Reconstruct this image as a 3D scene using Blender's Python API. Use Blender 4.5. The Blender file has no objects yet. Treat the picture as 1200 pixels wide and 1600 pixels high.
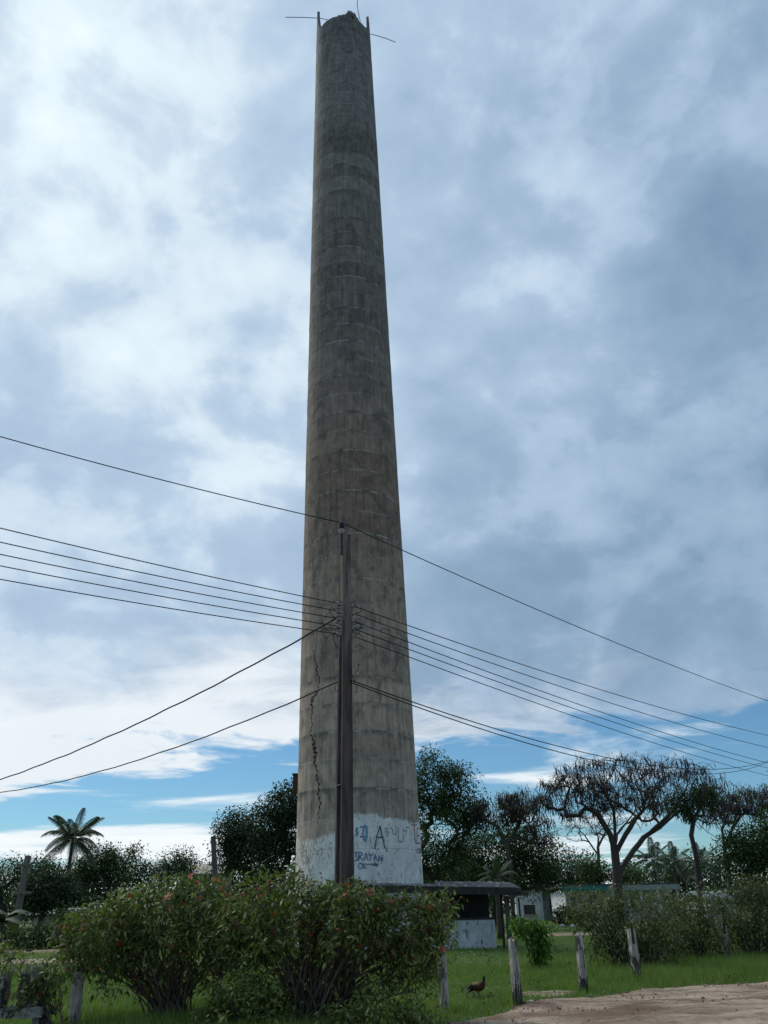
import bpy, bmesh, math, random
import numpy as np
from mathutils import Vector, Matrix

random.seed(7)
rng = np.random.default_rng(11)
S = bpy.context.scene
COL = S.collection
R = math.radians

# ------------------------------------------------------------------ camera
EYE = 1.6
PITCH, ROLL, FOC = R(26.5), R(-1.2), 1232.0      # focal length in pixels of a 1200 x 1600 frame
cam_d = bpy.data.cameras.new('camera')
cam_d.sensor_fit = 'VERTICAL'
cam_d.sensor_height = 24.0
cam_d.lens = FOC / 1600.0 * 24.0
cam_d.clip_start = 0.1
cam_d.clip_end = 3000
cam = bpy.data.objects.new('camera', cam_d)
COL.objects.link(cam)
CM = Matrix.Rotation(math.pi / 2 + PITCH, 3, 'X') @ Matrix.Rotation(ROLL, 3, 'Z')
cam.matrix_world = Matrix.Translation((0, 0, EYE)) @ CM.to_4x4()
S.camera = cam

# ------------------------------------------------------------------ sky
SUN_EL, SUN_AZ = R(52), R(-48)                   # azimuth from +Y (straight ahead), negative = to the left
sun_dir = Vector((math.sin(SUN_AZ) * math.cos(SUN_EL), math.cos(SUN_AZ) * math.cos(SUN_EL), math.sin(SUN_EL)))


class NT:
    """small helper for writing node trees"""
    def __init__(s, tree):
        s.t = tree
        s.t.nodes.clear()

    def n(s, typ, ins=None, **kw):
        nd = s.t.nodes.new(typ)
        for k, v in kw.items():
            setattr(nd, k, v)
        for k, v in (ins or {}).items():
            s.put(nd.inputs[k], v)
        return nd

    def put(s, sock, v):
        if isinstance(v, bpy.types.NodeSocket):
            s.t.links.new(v, sock)
        elif isinstance(v, (tuple, list)) and len(v) == 3 and sock.type == 'RGBA':
            sock.default_value = (*v, 1)
        else:
            sock.default_value = v

    def m(s, op, a, b=0.0, c=None, clamp=False):
        nd = s.n('ShaderNodeMath', operation=op, use_clamp=clamp)
        s.put(nd.inputs[0], a)
        s.put(nd.inputs[1], b)
        if c is not None:
            s.put(nd.inputs[2], c)
        return nd.outputs[0]

    def step(s, x, lo, hi, a=0.0, b=1.0):
        nd = s.n('ShaderNodeMapRange', interpolation_type='SMOOTHSTEP')
        for i, v in enumerate((x, lo, hi, a, b)):
            s.put(nd.inputs[i], v)
        return nd.outputs[0]

    def mix(s, f, a, b, mode='MIX'):
        nd = s.n('ShaderNodeMix', data_type='RGBA', blend_type=mode)
        s.put(nd.inputs[0], f)
        s.put(nd.inputs[6], a)
        s.put(nd.inputs[7], b)
        return nd.outputs[2]

    def noise(s, vec, scale, detail=4.0, rough=0.55, dist=0.0, col=False):
        nd = s.n('ShaderNodeTexNoise', {'Vector': vec, 'Scale': scale, 'Detail': detail, 'Roughness': rough, 'Distortion': dist})
        return nd.outputs[1 if col else 0]

    def ramp(s, f, stops):
        nd = s.n('ShaderNodeValToRGB')
        e = nd.color_ramp.elements
        while len(e) < len(stops):
            e.new(0.5)
        for el, (p, c) in zip(e, stops):
            el.position = p
            el.color = (*c, 1)
        s.put(nd.inputs[0], f)
        return nd.outputs[0]

    def xyz(s, x, y, z):
        nd = s.n('ShaderNodeCombineXYZ')
        for i, v in enumerate((x, y, z)):
            s.put(nd.inputs[i], v)
        return nd.outputs[0]

    def mapping(s, vec, scale=(1, 1, 1), loc=(0, 0, 0)):
        nd = s.n('ShaderNodeMapping', {'Vector': vec})
        nd.inputs['Scale'].default_value = scale
        nd.inputs['Location'].default_value = loc
        return nd.outputs[0]


def build_world():
    w = bpy.data.worlds.new('World')
    S.world = w
    w.use_nodes = True
    T = NT(w.node_tree)
    out = T.n('ShaderNodeOutputWorld')
    bg = T.n('ShaderNodeBackground')
    T.t.links.new(bg.outputs[0], out.inputs[0])
    bg.inputs['Strength'].default_value = 0.1
    sky = T.n('ShaderNodeTexSky', sky_type='NISHITA', sun_disc=False)
    sky.sun_elevation = SUN_EL
    sky.sun_rotation = SUN_AZ
    sky.air_density = 1.0
    sky.dust_density = 0.2
    sky.ozone_density = 3.0
    tc = T.n('ShaderNodeTexCoord')
    d = tc.outputs['Generated']
    sp = T.n('ShaderNodeSeparateXYZ', {0: d})
    x, y, z = sp.outputs
    zc = T.m('MAXIMUM', z, 0.0)
    zz = T.m('ADD', zc, 0.08)
    u = T.m('DIVIDE', x, zz)
    v = T.m('DIVIDE', y, zz)
    p = T.xyz(u, v, 0.0)
    # cloud deck with its leading edge in front of the viewer
    big = T.noise(T.mapping(p, (0.55, 0.55, 1), (3.1, 1.7, 0)), 1.0, 5.0, 0.55, 0.4)
    med = T.noise(T.mapping(p, (1, 1, 1), (7.3, 2.2, 0)), 1.15, 7.0, 0.55, 0.7)
    fine = T.noise(T.mapping(p, (1, 1, 1), (1.3, 5.2, 0)), 3.3, 7.0, 0.58, 0.9)
    front = T.m('ADD', T.m('MULTIPLY', u, 0.42), v)
    edge = T.m('ADD', T.m('MULTIPLY', T.m('SUBTRACT', med, 0.5), 2.4), T.m('MULTIPLY', T.m('SUBTRACT', fine, 0.5), 1.0))
    fr = T.m('ADD', front, edge)
    deck = T.step(fr, 3.85, 3.45, 0.0, 1.0)
    # brightness of the deck: thick grey bellies, thin bright parts, brighter towards the hidden sun
    sd = T.n('ShaderNodeVectorMath', {0: d}, operation='DOT_PRODUCT')
    sd.inputs[1].default_value = sun_dir
    glow = T.step(sd.outputs['Value'], 0.42, 1.0, 0.0, 1.0)
    dm = T.mapping(d, (1.0, 1.0, 1.35), (0.3, 0.9, 0.2))
    cb = T.noise(dm, 2.3, 4.0, 0.5, 0.25)
    cm = T.noise(T.mapping(dm, (1, 1, 1), (4.1, 2.3, 1.7)), 5.2, 6.0, 0.52, 0.35)
    cf = T.noise(T.mapping(dm, (1, 1, 1), (1.1, 6.3, 3.7)), 13.0, 6.0, 0.55, 0.3)
    b = T.m('ADD', T.m('MULTIPLY', T.m('SUBTRACT', cb, 0.5), 0.7), T.m('MULTIPLY', T.m('SUBTRACT', cm, 0.5), 0.72))
    b = T.m('ADD', b, T.m('MULTIPLY', T.m('SUBTRACT', cf, 0.5), 0.28))
    puff = T.step(T.m('ADD', cm, T.m('MULTIPLY', T.m('SUBTRACT', cf, 0.5), 0.55)), 0.45, 0.60, -0.5, 0.5)
    b = T.m('ADD', b, T.m('MULTIPLY', puff, 0.085))
    b = T.m('ADD', b, T.m('MULTIPLY', glow, 0.52))
    b = T.m('ADD', b, 0.245)
    lining = T.step(T.m('ADD', fr, T.m('MULTIPLY', u, -0.85)), 2.5, 3.75, 0.0, 1.0)
    deckcol = T.ramp(b, [(0.10, (0.18, 0.29, 0.42)), (0.35, (0.29, 0.41, 0.56)), (0.60, (0.43, 0.56, 0.71)), (1.0, (0.80, 0.91, 0.96))])
    deckcol = T.mix(T.m('MULTIPLY', lining, 0.85), deckcol, (0.84, 0.89, 0.92))
    # low fair-weather clouds in the clear strip
    low = T.noise(T.mapping(p, (0.42, 0.8, 1), (12.6, 5.4, 0)), 1.2, 8.0, 0.56, 0.5)
    far = T.step(T.m('ADD', v, T.m('MULTIPLY', u, -0.5)), 4.0, 9.0, -0.03, 0.15)
    lf = T.m('ADD', low, far)
    lowm = T.step(lf, 0.50, 0.64, 0.0, 0.92)
    lowcol = T.mix(T.step(lf, 0.52, 0.72), (0.68, 0.78, 0.86), (0.90, 0.93, 0.94))
    base = T.mix(1.0, sky.outputs[0], (0.050, 0.073, 0.083), 'MULTIPLY')
    c = T.mix(lowm, base, lowcol)
    c = T.mix(deck, c, deckcol)
    c = T.mix(1.0, c, (8.6, 8.6, 8.6), 'MULTIPLY')
    T.put(bg.inputs['Color'], c)


build_world()
sun_l = bpy.data.lights.new('sun', 'SUN')
sun_l.energy = 1.5
sun_l.angle = R(16)
sun_l.color = (1.0, 0.96, 0.9)
sun = bpy.data.objects.new('sun', sun_l)
COL.objects.link(sun)
sun.rotation_euler = sun_dir.to_track_quat('Z', 'Y').to_euler()
sun.location = sun_dir * 200

# ------------------------------------------------------------------ film
S.view_settings.view_transform = 'Standard'
S.view_settings.look = 'None'
S.view_settings.exposure = 0.35
S.view_settings.gamma = 1.0
S.view_settings.use_curve_mapping = False
S.render.engine = 'CYCLES'
S.cycles.use_denoising = True
S.cycles.max_bounces = 6
S.cycles.diffuse_bounces = 3
S.cycles.transmission_bounces = 4
S.cycles.transparent_max_bounces = 6

# ------------------------------------------------------------------ geometry helpers
def ray(px, py):
    """direction through a point of the 1200 x 1600 frame: used to read real positions off the survey of the place"""
    return CM @ Vector(((px - 600) / FOC, (800 - py) / FOC, -1))


def at(px, py, Y):
    d = ray(px, py)
    return Vector((0, 0, EYE)) + d * (Y / d.y)


def on_ground(px, py, z=0.0):
    d = ray(px, py)
    return Vector((0, 0, EYE)) + d * ((z - EYE) / d.z)


def mesh_np(name, V, F):
    """V (n,3) array, F (m,k) array of equal-sized faces"""
    V = np.asarray(V, dtype=np.float32)
    F = np.asarray(F, dtype=np.int32)
    me = bpy.data.meshes.new(name)
    me.vertices.add(len(V))
    me.vertices.foreach_set('co', V.ravel())
    k = F.shape[1]
    me.loops.add(F.size)
    me.loops.foreach_set('vertex_index', F.ravel())
    me.polygons.add(len(F))
    me.polygons.foreach_set('loop_start', np.arange(0, F.size, k, dtype=np.int32))
    me.polygons.foreach_set('loop_total', np.full(len(F), k, dtype=np.int32))
    me.update(calc_edges=True)
    me.validate()
    return me


def link(name, me, mat=None, parent=None, loc=None, smooth=False):
    o = bpy.data.objects.new(name, me)
    COL.objects.link(o)
    if mat is not None and not me.materials:
        me.materials.append(mat)
    if parent is not None:
        o.parent = parent
    if loc is not None:
        o.location = loc
    if smooth:
        me.polygons.foreach_set('use_smooth', [True] * len(me.polygons))
    return o


def tag(o, label=None, cat=None, group=None, kind=None):
    for k, v in (('label', label), ('category', cat), ('group', group), ('kind', kind)):
        if v:
            o[k] = v
    return o


def thing(name, label, cat, loc, group=None):
    o = bpy.data.objects.new(name, None)
    o.empty_display_size = 0.2
    COL.objects.link(o)
    o.location = loc
    return tag(o, label, cat, group)


class MB:
    """collects boxes, tubes and lofts of ONE part, in world coordinates"""
    def __init__(s):
        s.v, s.f = [], []

    def add(s, V, F):
        b = len(s.v)
        s.v += [tuple(p) for p in V]
        s.f += [tuple(i + b for i in f) for f in F]

    def box(s, lo, hi, rot=0.0, piv=None, jit=0.0):
        V = []
        for z in (lo[2], hi[2]):
            for x, y in ((lo[0], lo[1]), (hi[0], lo[1]), (hi[0], hi[1]), (lo[0], hi[1])):
                V.append([x + random.uniform(-jit, jit), y + random.uniform(-jit, jit), z + random.uniform(-jit, jit)])
        if rot:
            piv = piv or ((lo[0] + hi[0]) / 2, (lo[1] + hi[1]) / 2)
            c, q = math.cos(rot), math.sin(rot)
            for p in V:
                x, y = p[0] - piv[0], p[1] - piv[1]
                p[0], p[1] = piv[0] + c * x - q * y, piv[1] + q * x + c * y
        s.add(V, [(3, 2, 1, 0), (4, 5, 6, 7), (0, 1, 5, 4), (1, 2, 6, 5), (2, 3, 7, 6), (3, 0, 4, 7)])
        return s

    def loft(s, rings, cap=True):
        n = len(rings[0])
        V = [p for r in rings for p in r]
        F = []
        for k in range(len(rings) - 1):
            for i in range(n):
                j = (i + 1) % n
                F.append((k * n + i, k * n + j, (k + 1) * n + j, (k + 1) * n + i))
        if cap:
            F.append(tuple(range(n - 1, -1, -1)))
            F.append(tuple((len(rings) - 1) * n + i for i in range(n)))
        s.add(V, F)
        return s

    def tube(s, pts, rad, sides=6, cap=True):
        pts = [Vector(p) for p in pts]
        if not hasattr(rad, '__len__'):
            rad = [rad] * len(pts)
        rings = []
        a = None
        for i, p in enumerate(pts):
            t = (pts[min(i + 1, len(pts) - 1)] - pts[max(i - 1, 0)])
            t = t.normalized() if t.length > 1e-9 else Vector((0, 0, 1))
            if a is None:
                a = t.orthogonal().normalized()
            a = (a - t * a.dot(t))
            a = a.normalized() if a.length > 1e-6 else t.orthogonal().normalized()
            b = t.cross(a)
            rings.append([p + (a * math.cos(2 * math.pi * k / sides) + b * math.sin(2 * math.pi * k / sides)) * rad[i] for k in range(sides)])
        return s.loft(rings, cap)

    def build(s, name, mat, parent=None, smooth=False, origin=None):
        org = Vector((0, 0, 0))
        if parent is not None:
            q = parent
            while q is not None:
                org += Vector(q.location)
                q = q.parent
        elif origin is not None:
            org = Vector(origin)
        me = bpy.data.meshes.new(name)
        me.from_pydata([(p[0] - org.x, p[1] - org.y, p[2] - org.z) for p in s.v], [], s.f)
        me.update()
        o = link(name, me, mat, parent, smooth=smooth)
        if parent is None and origin is not None:
            o.location = org
        return o


# ------------------------------------------------------------------ materials
MAT = {}


def material(name):
    m = bpy.data.materials.new(name)
    m.use_nodes = True
    T = NT(m.node_tree)
    out = T.n('ShaderNodeOutputMaterial')
    bs = T.n('ShaderNodeBsdfPrincipled')
    T.t.links.new(bs.outputs[0], out.inputs[0])
    bs.inputs['Roughness'].default_value = 0.85
    bs.inputs['Specular IOR Level'].default_value = 0.25
    MAT[name] = m
    return m, T, bs, out


def bump(T, bs, h, strength, dist=0.02):
    b = T.n('ShaderNodeBump', {'Height': h, 'Strength': strength, 'Distance': dist})
    T.t.links.new(b.outputs[0], bs.inputs['Normal'])


def simple(name, c1, c2, scale=6.0, rough=0.85, spec=0.25, stretch=(1, 1, 1), bmp=0.3, metal=0.0, detail=6.0):
    m, T, bs, out = material(name)
    tc = T.n('ShaderNodeTexCoord').outputs['Object']
    p = T.mapping(tc, stretch)
    f = T.noise(p, scale, detail, 0.62, 0.3)
    T.put(bs.inputs['Base Color'], T.ramp(f, [(0.3, c1), (0.7, c2)]))
    bs.inputs['Roughness'].default_value = rough
    bs.inputs['Specular IOR Level'].default_value = spec
    bs.inputs['Metallic'].default_value = metal
    if bmp:
        bump(T, bs, T.noise(p, scale * 3, 6.0, 0.6), bmp, 0.02)
    return m


def leafmat(name, dark, light, trans=0.22, rough=0.5, spec=0.3):
    m, T, bs, out = material(name)
    g = T.n('ShaderNodeNewGeometry')
    tc = T.n('ShaderNodeTexCoord').outputs['Object']
    cl = T.noise(tc, 0.9, 3.0, 0.6)
    f = T.m('ADD', T.m('MULTIPLY', g.outputs['Random Per Island'], 0.65), T.m('MULTIPLY', T.m('SUBTRACT', cl, 0.32), 0.95), clamp=True)
    c = T.ramp(f, [(0.08, dark), (0.92, light)])
    T.put(bs.inputs['Base Color'], c)
    bs.inputs['Roughness'].default_value = rough
    bs.inputs['Specular IOR Level'].default_value = spec
    if trans:
        tr = T.n('ShaderNodeBsdfTranslucent')
        T.put(tr.inputs['Color'], T.mix(1.0, c, (1.1, 1.25, 0.55), 'MULTIPLY'))
        mx = T.n('ShaderNodeMixShader', {0: trans})
        T.t.links.new(bs.outputs[0], mx.inputs[1])
        T.t.links.new(tr.outputs[0], mx.inputs[2])
        T.t.links.new(mx.outputs[0], out.inputs[0])
    return m


simple('bark', (0.045, 0.036, 0.03), (0.10, 0.085, 0.075), 5.0, stretch=(3, 3, 0.6), bmp=0.6)
simple('bark_dark', (0.025, 0.02, 0.02), (0.055, 0.045, 0.045), 5.0, stretch=(3, 3, 0.6), bmp=0.5)
simple('stem', (0.05, 0.04, 0.028), (0.15, 0.125, 0.095), 9.0, stretch=(2, 2, 0.7), bmp=0.4)
simple('pod', (0.012, 0.009, 0.013), (0.045, 0.03, 0.036), 4.0, rough=0.6)
simple('rust', (0.05, 0.025, 0.018), (0.13, 0.065, 0.04), 8.0)
simple('iron', (0.03, 0.03, 0.032), (0.07, 0.065, 0.065), 10.0, rough=0.6, spec=0.4)
simple('wire', (0.012, 0.012, 0.014), (0.03, 0.03, 0.034), 3.0, rough=0.6, bmp=0)
simple('insulator_dark', (0.006, 0.006, 0.010), (0.014, 0.014, 0.022), 5.0, rough=0.5, spec=0.2, bmp=0)
simple('porcelain', (0.22, 0.21, 0.2), (0.38, 0.37, 0.36), 12.0, rough=0.35, spec=0.5, bmp=0)
simple('soot', (0.02, 0.019, 0.018), (0.06, 0.055, 0.05), 3.0)
simple('old_wood', (0.035, 0.028, 0.022), (0.11, 0.09, 0.07), 5.0, stretch=(4, 4, 0.5), bmp=0.7)
simple('stone', (0.25, 0.24, 0.22), (0.5, 0.49, 0.46), 5.0)
simple('paper', (0.6, 0.6, 0.58), (0.78, 0.78, 0.76), 5.0)
simple('teal_paint', (0.03, 0.16, 0.15), (0.06, 0.26, 0.24), 3.0)
simple('roof_dark', (0.05, 0.047, 0.045), (0.13, 0.12, 0.11), 2.5)
simple('roof_pale', (0.22, 0.27, 0.27), (0.38, 0.43, 0.42), 2.0)
simple('beige_wall', (0.30, 0.27, 0.21), (0.42, 0.38, 0.31), 1.5)
simple('glass_dark', (0.01, 0.012, 0.014), (0.025, 0.028, 0.03), 2.0, rough=0.2, spec=0.5, bmp=0)
leafmat('leaf_shrub', (0.028, 0.055, 0.012), (0.24, 0.295, 0.095), 0.28, 0.45, 0.22)
leafmat('leaf_olive', (0.035, 0.055, 0.018), (0.24, 0.26, 0.11), 0.24, 0.5, 0.15)
leafmat('leaf_bright', (0.025, 0.075, 0.012), (0.14, 0.27, 0.04), 0.3, 0.55, 0.15)
leafmat('leaf_pale', (0.035, 0.06, 0.022), (0.12, 0.165, 0.06), 0.25, 0.55, 0.15)
leafmat('leaf_tree', (0.018, 0.038, 0.015), (0.085, 0.135, 0.045), 0.15, 0.6, 0.1)
leafmat('leaf_tree_dark', (0.014, 0.028, 0.016), (0.06, 0.095, 0.042), 0.12, 0.6, 0.1)
leafmat('leaf_far', (0.022, 0.042, 0.024), (0.075, 0.115, 0.055), 0.12, 0.6, 0.1)
leafmat('leaf_palm', (0.02, 0.035, 0.02), (0.065, 0.095, 0.04), 0.15, 0.55, 0.15)
leafmat('leaf_dry', (0.05, 0.03, 0.015), (0.14, 0.085, 0.045), 0.15)
leafmat('petal', (0.30, 0.018, 0.012), (0.62, 0.06, 0.035), 0.25, 0.5)


def whitewash(name, base1, base2, cover=0.46, dirt=(0.10, 0.10, 0.095)):
    m, T, bs, out = material(name)
    tc = T.n('ShaderNodeTexCoord').outputs['Object']
    a = T.noise(T.mapping(tc, (1, 1, 0.55)), 2.2, 8.0, 0.68, 0.3)
    c = T.ramp(a, [(0.35, base1), (0.65, base2)])
    st = T.noise(T.mapping(tc, (1.7, 1.7, 1.0)), 2.8, 7.0, 0.7, 0.2)
    k = T.step(st, cover + 0.14, cover + 0.22, 0.0, 0.85)
    c = T.mix(k, c, dirt)
    T.put(bs.inputs['Base Color'], c)
    bump(T, bs, a, 0.3, 0.02)
    return m


whitewash('white_wall', (0.52, 0.53, 0.54), (0.74, 0.75, 0.76), 0.46)
whitewash('white_wall_worn', (0.40, 0.41, 0.40), (0.64, 0.65, 0.64), 0.40)


def concrete_chimney():
    m, T, bs, out = material('chimney_concrete')
    tc = T.n('ShaderNodeTexCoord').outputs['Object']
    gen = T.n('ShaderNodeTexCoord').outputs['Generated']
    gz = T.n('ShaderNodeSeparateXYZ', {0: gen}).outputs[2]
    sp = T.n('ShaderNodeSeparateXYZ', {0: tc})
    X, Y, Z = sp.outputs
    rnd = T.n('ShaderNodeObjectInfo').outputs['Random']
    big = T.noise(T.mapping(tc, (1, 1, 0.5)), 0.55, 6.0, 0.6, 0.4)
    med = T.noise(T.mapping(tc, (1, 1, 0.8)), 1.9, 8.0, 0.68, 0.3)
    fine = T.noise(tc, 9.0, 8.0, 0.7)
    streak = T.noise(T.mapping(tc, (5.0, 5.0, 0.28)), 1.3, 7.0, 0.65, 0.15)
    # weathering along the height: pale grey foot, brown middle, soot-grey upper half
    h = T.m('DIVIDE', Z, 65.0)
    hh = T.m('ADD', h, T.m('MULTIPLY', T.m('SUBTRACT', big, 0.5), 0.10))
    base = T.ramp(hh, [(0.04, (0.44, 0.36, 0.295)), (0.16, (0.345, 0.27, 0.215)), (0.34, (0.235, 0.172, 0.134)), (0.47, (0.185, 0.156, 0.136)), (0.95, (0.175, 0.162, 0.154))])
    v = T.m('ADD', T.m('MULTIPLY', T.m('SUBTRACT', med, 0.5), 1.7), T.m('MULTIPLY', T.m('SUBTRACT', streak, 0.5), 1.5))
    v = T.m('ADD', v, T.m('MULTIPLY', T.m('SUBTRACT', rnd, 0.5), 0.42))
    v = T.m('ADD', v, T.m('MULTIPLY', T.m('SUBTRACT', fine, 0.5), 0.5))
    v = T.m('MAXIMUM', T.m('ADD', T.m('MULTIPLY', v, 1.05), 1.02), 0.25)
    vv = T.xyz(v, v, v)
    c = T.mix(1.0, base, vv, 'MULTIPLY')
    # damp dark patches with a shape of their own
    pt = T.noise(T.mapping(tc, (1, 1, 0.7), (4, 9, 2)), 0.75, 7.0, 0.62, 0.8)
    c = T.mix(T.step(pt, 0.54, 0.64, 0.0, 0.55), c, (0.085, 0.078, 0.074))
    # pale lime bleeding out of the pour joints
    jn = T.noise(T.mapping(tc, (1, 1, 0.4), (2, 2, 2)), 1.4, 6.0, 0.7)
    ji = T.m('MULTIPLY', T.n('ShaderNodeObjectInfo').outputs['Object Index'], 0.1)
    jw = T.m('MULTIPLY', T.step(jn, 0.40, 0.60), T.step(T.m('ADD', gz, T.m('MULTIPLY', T.m('SUBTRACT', fine, 0.5), 0.06)), 0.90, 0.975))
    c = T.mix(T.m('MULTIPLY', T.m('MULTIPLY', jw, ji), 0.8), c, (0.42, 0.40, 0.37))
    jd = T.m('MULTIPLY', T.step(jn, 0.58, 0.42), T.step(gz, 0.75, 1.0))
    c = T.mix(T.m('MULTIPLY', T.m('MULTIPLY', jd, ji), 0.75), c, (0.085, 0.078, 0.074))
    # flaking whitewash round the foot
    side = T.m('MULTIPLY', T.step(X, -1.4, -0.3), 0.75)
    lim = T.m('ADD', 4.35, side)
    lim = T.m('ADD', lim, T.m('MULTIPLY', T.m('SUBTRACT', big, 0.5), 1.1))
    edge = T.m('SUBTRACT', lim, T.m('ADD', Z, T.m('MULTIPLY', T.m('SUBTRACT', fine, 0.5), 0.35)))
    cover = T.step(edge, -0.02, 0.12)
    fl = T.noise(T.mapping(tc, (2.2, 2.2, 1.1), (1, 5, 3)), 4.4, 8.0, 0.72, 0.4)
    thin = T.noise(T.mapping(tc, (1, 1, 1), (8, 1, 3)), 0.7, 4.0, 0.6)
    thr = T.m('ADD', T.m('MULTIPLY', T.m('SUBTRACT', thin, 0.5), 0.35), T.m('MULTIPLY', T.step(X, -1.2, -2.6), -0.07))
    keep = T.step(T.m('ADD', fl, thr), 0.37, 0.45)
    wc = T.mix(T.step(med, 0.35, 0.65), (0.68, 0.67, 0.65), (0.86, 0.85, 0.83))
    c = T.mix(T.m('MULTIPLY', cover, T.m('MULTIPLY', keep, 0.93)), c, wc)
    T.put(bs.inputs['Base Color'], c)
    bs.inputs['Roughness'].default_value = 0.92
    hgt = T.m('ADD', T.m('MULTIPLY', med, 0.6), T.m('MULTIPLY', fine, 0.25))
    bump(T, bs, hgt, 0.55, 0.06)


concrete_chimney()


def pole_concrete():
    m, T, bs, out = material('pole_concrete')
    tc = T.n('ShaderNodeTexCoord').outputs['Object']
    Z = T.n('ShaderNodeSeparateXYZ', {0: tc}).outputs[2]
    a = T.noise(T.mapping(tc, (6, 6, 0.5)), 1.6, 8.0, 0.68, 0.2)
    b = T.noise(T.mapping(tc, (2, 2, 1)), 2.0, 6.0, 0.65)
    hi = T.step(T.m('ADD', Z, T.m('MULTIPLY', b, 1.6)), 6.4, 7.6)
    lo = T.mix(T.step(a, 0.3, 0.7), (0.04, 0.033, 0.031), (0.12, 0.098, 0.088))
    up = T.mix(T.step(a, 0.36, 0.62), (0.05, 0.044, 0.038), (0.20, 0.175, 0.15))
    T.put(bs.inputs['Base Color'], T.mix(hi, lo, up))
    bump(T, bs, a, 0.4, 0.02)


pole_concrete()


def mold_concrete():
    m, T, bs, out = material('mold_concrete')
    tc = T.n('ShaderNodeTexCoord').outputs['Object']
    a = T.noise(tc, 5.0, 8.0, 0.7, 0.4)
    b = T.noise(T.mapping(tc, (1, 1, 0.7), (3, 3, 3)), 3.0, 7.0, 0.7, 0.6)
    c = T.mix(T.step(a, 0.35, 0.65), (0.13, 0.14, 0.125), (0.30, 0.31, 0.285))
    c = T.mix(T.step(b, 0.50, 0.60, 0.0, 0.9), c, (0.025, 0.026, 0.024))
    T.put(bs.inputs['Base Color'], c)
    bump(T, bs, a, 0.7, 0.05)


mold_concrete()


def post_wood():
    m, T, bs, out = material('post_weathered')
    tc = T.n('ShaderNodeTexCoord').outputs['Object']
    Z = T.n('ShaderNodeSeparateXYZ', {0: tc}).outputs[2]
    info = T.n('ShaderNodeObjectInfo').outputs['Random']
    off = T.n('ShaderNodeVectorMath', {0: tc, 1: T.xyz(T.m('MULTIPLY', info, 31.0), 0.0, T.m('MULTIPLY', info, 17.0))}, operation='ADD').outputs[0]
    a = T.noise(T.mapping(off, (9, 9, 1.1)), 1.5, 8.0, 0.7, 0.3)
    b = T.noise(T.mapping(off, (5, 5, 1.4)), 1.2, 6.0, 0.65, 0.6)
    c = T.mix(T.step(a, 0.33, 0.58), (0.13, 0.11, 0.095), (0.45, 0.41, 0.37))
    c = T.mix(T.step(b, 0.53, 0.58, 0.0, 0.88), c, (0.04, 0.03, 0.025))
    ch = T.step(T.m('ADD', Z, T.m('MULTIPLY', T.m('SUBTRACT', b, 0.5), 2.4)), 0.26, 0.20)
    ch = T.m('MULTIPLY', ch, T.m('MULTIPLY', T.n('ShaderNodeObjectInfo').outputs['Object Index'], 0.1))
    c = T.mix(T.m('MULTIPLY', ch, 0.92), c, (0.012, 0.011, 0.011))
    T.put(bs.inputs['Base Color'], c)
    bump(T, bs, a, 0.8, 0.03)


post_wood()


def ground_mats():
    m, T, bs, out = material('meadow')
    tc = T.n('ShaderNodeTexCoord').outputs['Object']
    a = T.noise(tc, 0.35, 8.0, 0.6, 0.3)
    b = T.noise(tc, 6.0, 8.0, 0.7)
    c = T.mix(T.step(a, 0.38, 0.66), (0.045, 0.095, 0.02), (0.115, 0.15, 0.045))
    c = T.mix(T.step(b, 0.50, 0.75, 0.0, 0.7), c, (0.11, 0.10, 0.055))
    c = T.mix(T.step(b, 0.5, 0.25, 0.0, 0.6), c, (0.016, 0.032, 0.009))
    T.put(bs.inputs['Base Color'], c)
    bump(T, bs, b, 0.8, 0.08)
    m, T, bs, out = material('dirt')
    tc = T.n('ShaderNodeTexCoord').outputs['Object']
    a = T.noise(T.mapping(tc, (0.5, 1.3, 1)), 0.8, 8.0, 0.62, 0.5)
    b = T.noise(tc, 7.0, 8.0, 0.72)
    r = T.noise(T.mapping(tc, (1, 1, 1), (5, 2, 0)), 0.45, 5.0, 0.6, 0.4)
    c = T.mix(T.step(a, 0.34, 0.66), (0.225, 0.158, 0.105), (0.47, 0.36, 0.26))
    c = T.mix(T.step(r, 0.50, 0.62, 0.0, 0.8), c, (0.15, 0.085, 0.052))
    c = T.mix(T.step(b, 0.52, 0.66, 0.0, 0.7), c, (0.10, 0.075, 0.055))
    r2 = T.noise(T.mapping(tc, (0.35, 3.2, 1), (2, 7, 0)), 1.0, 8.0, 0.66, 0.8)
    c = T.mix(T.step(r2, 0.52, 0.60, 0.0, 0.75), c, (0.11, 0.078, 0.055))
    c = T.mix(T.step(b, 0.42, 0.28, 0.0, 0.5), c, (0.42, 0.36, 0.29))
    T.put(bs.inputs['Base Color'], c)
    bump(T, bs, T.m('ADD', b, T.m('MULTIPLY', a, 1.5)), 0.8, 0.06)


ground_mats()
leafmat('grass_blade', (0.065, 0.135, 0.025), (0.26, 0.36, 0.10), 0.35, 0.6, 0.1)
leafmat('grass_dry', (0.09, 0.11, 0.04), (0.24, 0.24, 0.11), 0.25, 0.5)


# ------------------------------------------------------------------ the ground
def grid_sheet(name, x0, x1, y0, y1, nx, ny, zf, mat, kind='structure'):
    xs = np.linspace(x0, x1, nx)
    ys = np.linspace(y0, y1, ny)
    XX, YY = np.meshgrid(xs, ys)
    V = np.stack([XX.ravel(), YY.ravel(), zf(XX, YY).ravel()], 1)
    i = np.arange((ny - 1) * (nx - 1))
    r, c = i // (nx - 1), i % (nx - 1)
    a = r * nx + c
    F = np.stack([a, a + 1, a + nx + 1, a + nx], 1)
    o = link(name, mesh_np(name, V, F), mat, smooth=True)
    tag(o, kind=kind)
    return o


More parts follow.
